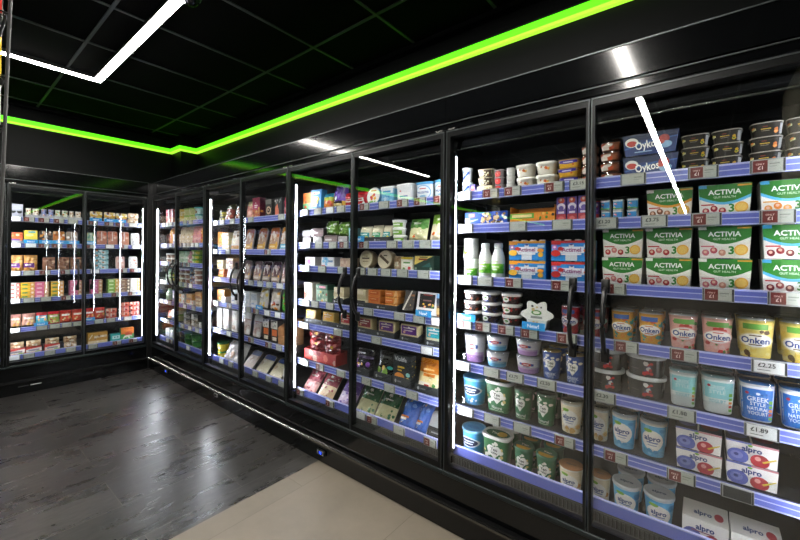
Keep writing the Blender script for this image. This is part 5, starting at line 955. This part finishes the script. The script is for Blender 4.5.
tags('D', 4, [(463, 'w'), (491.5, 'g'), (515, 'g', '£3.75'), (546.5, 'g', '£2.50'), (604, 'g', '£2.30'), (681.5, 'g', '£1.88'), (761.5, 'w', '£1.89')])
tags('D', 5, [(466, 'w'), (492, 'g'), (522, 'g'), (564.5, 'r'), (615.5, 'r'), (681, 'r'), (737, 'd')])
tags('C', 0, [(305, 'w'), (318, 'g'), (330, 'w'), (341, 'g'), (364.5, 'r'), (384, 'g'), (402.5, 'r'), (420, 'r'), (440, 'r')])
tags('C', 1, [(307, 'w'), (319, 'g'), (333, 'g'), (344, 'r'), (364, 'r'), (392, 'g'), (408, 'g'), (425.5, 'g')])
tags('C', 2, [(306, 'w'), (322, 'g'), (342, 'g'), (361, 'g'), (372.5, 'g'), (386, 'g'), (402.5, 'g'), (423.5, 'g')])
tags('C', 3, [(306, 'w'), (315, 'g'), (330, 'g'), (368.5, 'g'), (399.5, 'g'), (419, 'g'), (437.5, 'w')])
tags('C', 4, [(305, 'w'), (338, 'g'), (376.5, 'g'), (427, 'w')])
tags('C', 5, [(305, 'w'), (320, 'r'), (341, 'g'), (366.5, 'g'), (389.5, 'g'), (412, 'g')])
tags('C', 'deck', [(300, 'r'), (330, 'r'), (361, 'w'), (372, 'r'), (399, 'g'), (430, 'r')])
for cab, n in (('B', 6), ('A', 6)):
    for si in list(range(n - 1 if cab == 'B' else n)) + ['deck']:
        rr = random.Random(cab + str(si)); L_ = []
        for r in sorted([q for q in REC if q['cab'] == cab and q['si'] == si and q['tier'] == 0 and q['row'] == 0], key=lambda q: q['s']):
            if rr.random() < .72: L_.append((r['s'], 'w' if not L_ else rr.choice('ggwr')))  # first tag beside the LED drawn white, its overexposure put into the colour
        z = (LIP[cab] if si == 'deck' else SH[cab][si]) - .021; last = -9
        for s, kind in L_:
            s = max(s, ROW0[cab] + .065)
            if s < last + .085 or s > ROW0[cab] + 1.18: continue
            last = s; o = new('price_tag', None, None, world(cab, s, .059, z))
            for n_, me in TP[kind]: new(n_, me, o)
            TG.append((o, cab, si, s, kind, ''))
tags('L', 0, [(12, 'w'), (29, 'r'), (44, 'r'), (59, 'r'), (73, 'g'), (93, 'r'), (109, 'r'), (120, 'r'), (133, 'w')])
tags('L', 1, [(13, 'w'), (31, 'w'), (44, 'r'), (57, 'r'), (72, 'r'), (90, 'r'), (110, 'w'), (124, 'r'), (136, 'w')])
tags('L', 2, [(12, 'w'), (29, 'g'), (45, 'r'), (65, 'r'), (95, 'w'), (123, 'r'), (134, 'r')])
tags('L', 3, [(12, 'w'), (29, 'g'), (46, 'g'), (66, 'r'), (98, 'g'), (116, 'r'), (132, 'r')])
tags('L', 4, [(11, 'w'), (26, 'd'), (42, 'g'), (55, 'g'), (67, 'g'), (78, 'g'), (99, 'g'), (111, 'g'), (128, 'w')])
tags('L', 'deck', [(12, 'w'), (20, 'w'), (29, 'g'), (50, 'g'), (71, 'g'), (93, 'g'), (117, 'r'), (133, 'r')])
tb = {}
for t in TG: tb.setdefault((door_of(t[1], t[3]), t[2]), []).append(t)
TDES = {'r': 'grey price tag with red panel', 'g': 'grey screen price tag', 'w': 'white price tag', 'd': 'dark empty price tag holder'}
for (door, si), ts in tb.items():
    ts.sort(key=lambda t: t[3])
    for i, t in enumerate(ts):
        d = TDES[t[4]] + (' reading ' + t[5].replace('£', '') + ' pounds' if t[5] else '')
        tag(t[0], '%s, %s on %s rail, %s' % (d, NTH[i], shelf_of(si), door), 'price tag', 'price tags on the shelf rails')
NEWB = mat('new_strip_blue', '#2f9ae0', .35)
nm = MB(); nm.box(-.048, .048, -.001, .001, -.015, .017, NEWB); art(nm, [T('New!', .5, .5, .5, '#f2f6fa', 1, .6)], lambda x, y, o: (x, -.001 - o, y - .015), .096, .032); NM = nm.mesh('shelf_strip')
for cab, si, px, who in (('D', 3, 466, 'below the small strawberry pots'), ('D', 3, 533, 'below the protein pot with fruit print'), ('C', 1, 358, 'below the clear cheese pouches'), ('C', 3, 423, 'below the white framed cheese box'),
                         ('L', 1, 31, 'below the yellow snack box'), ('L', 1, 46, 'below the clear dark meat pack'), ('L', 1, 60, 'below the clear orange filled pack'), ('L', 1, 73, 'below the clear pale filled pack'), ('L', 1, 90, 'below the green and gold label pack'),
                         ('L', 0, 96, 'below the first yellow and blue stack'), ('L', 0, 110, 'below the second yellow and blue stack'), ('L', 0, 121, 'below the red meat snack stack'), ('L', 4, 41, 'below the blue snack bag'), ('L', 4, 89, 'below the red bags by the middle frame'), ('B', 3, 259, 'below the white and yellow bag')):
    z = SH[cab][si] + .012; s = px_y(px, LX - .05, z) if cab == 'L' else px_x(px, .05, z)
    if cab == 'L': s = max(s, -.0511 - LW_ + .07)
    o = new('shelf_strip', NM, None, world(cab, s, .0515, z), (0, 0, base_rot(cab)))
    tag(o, 'blue New shelf strip ' + who + ', ' + shelf_of(si), 'shelf strip', 'blue New strips')
# packs on the leaning wire rack
for z, c, d in ((1.592, '#d9ded0', 'pale'), (1.712, '#d9b83a', 'yellow'), (1.872, '#e4e0dc', 'white')):
    pouch('rk' + d, d, .10, .13 if z > 1.8 else .10, .05, c, [R(0, 0, 1, .35, '#c2342e' if d == 'white' else c)], name='food_bag')
    o = new('food_bag', KD['rk' + d]['parts'][0][1], None, (3.325, -1.474, z), (0, 0, PI / 2)); tag(o, d + ' food bag standing on the leaning wire rack', 'bag')
# ------------------------------------------------------------------ light and exposure
def es(m, v): m.node_tree.nodes['Principled BSDF'].inputs['Emission Strength'].default_value = v
es(LEDG, 135); es(LEDH, 62); es(LW, 110); es(GREEN, 1.8); es(GREEN2, 1.2)
w = bpy.data.worlds.new('dark_store'); S.world = w; w.use_nodes = True
w.node_tree.nodes['Background'].inputs[0].default_value = (.010, .011, .012, 1); w.node_tree.nodes['Background'].inputs[1].default_value = .4
S.view_settings.view_transform = 'Standard'; S.view_settings.look = 'None'; S.view_settings.exposure = .2; S.view_settings.gamma = 1; S.view_settings.use_curve_mapping = False
S.cycles.transparent_max_bounces = 24; S.cycles.max_bounces = 8; S.cycles.sample_clamp_indirect = 6
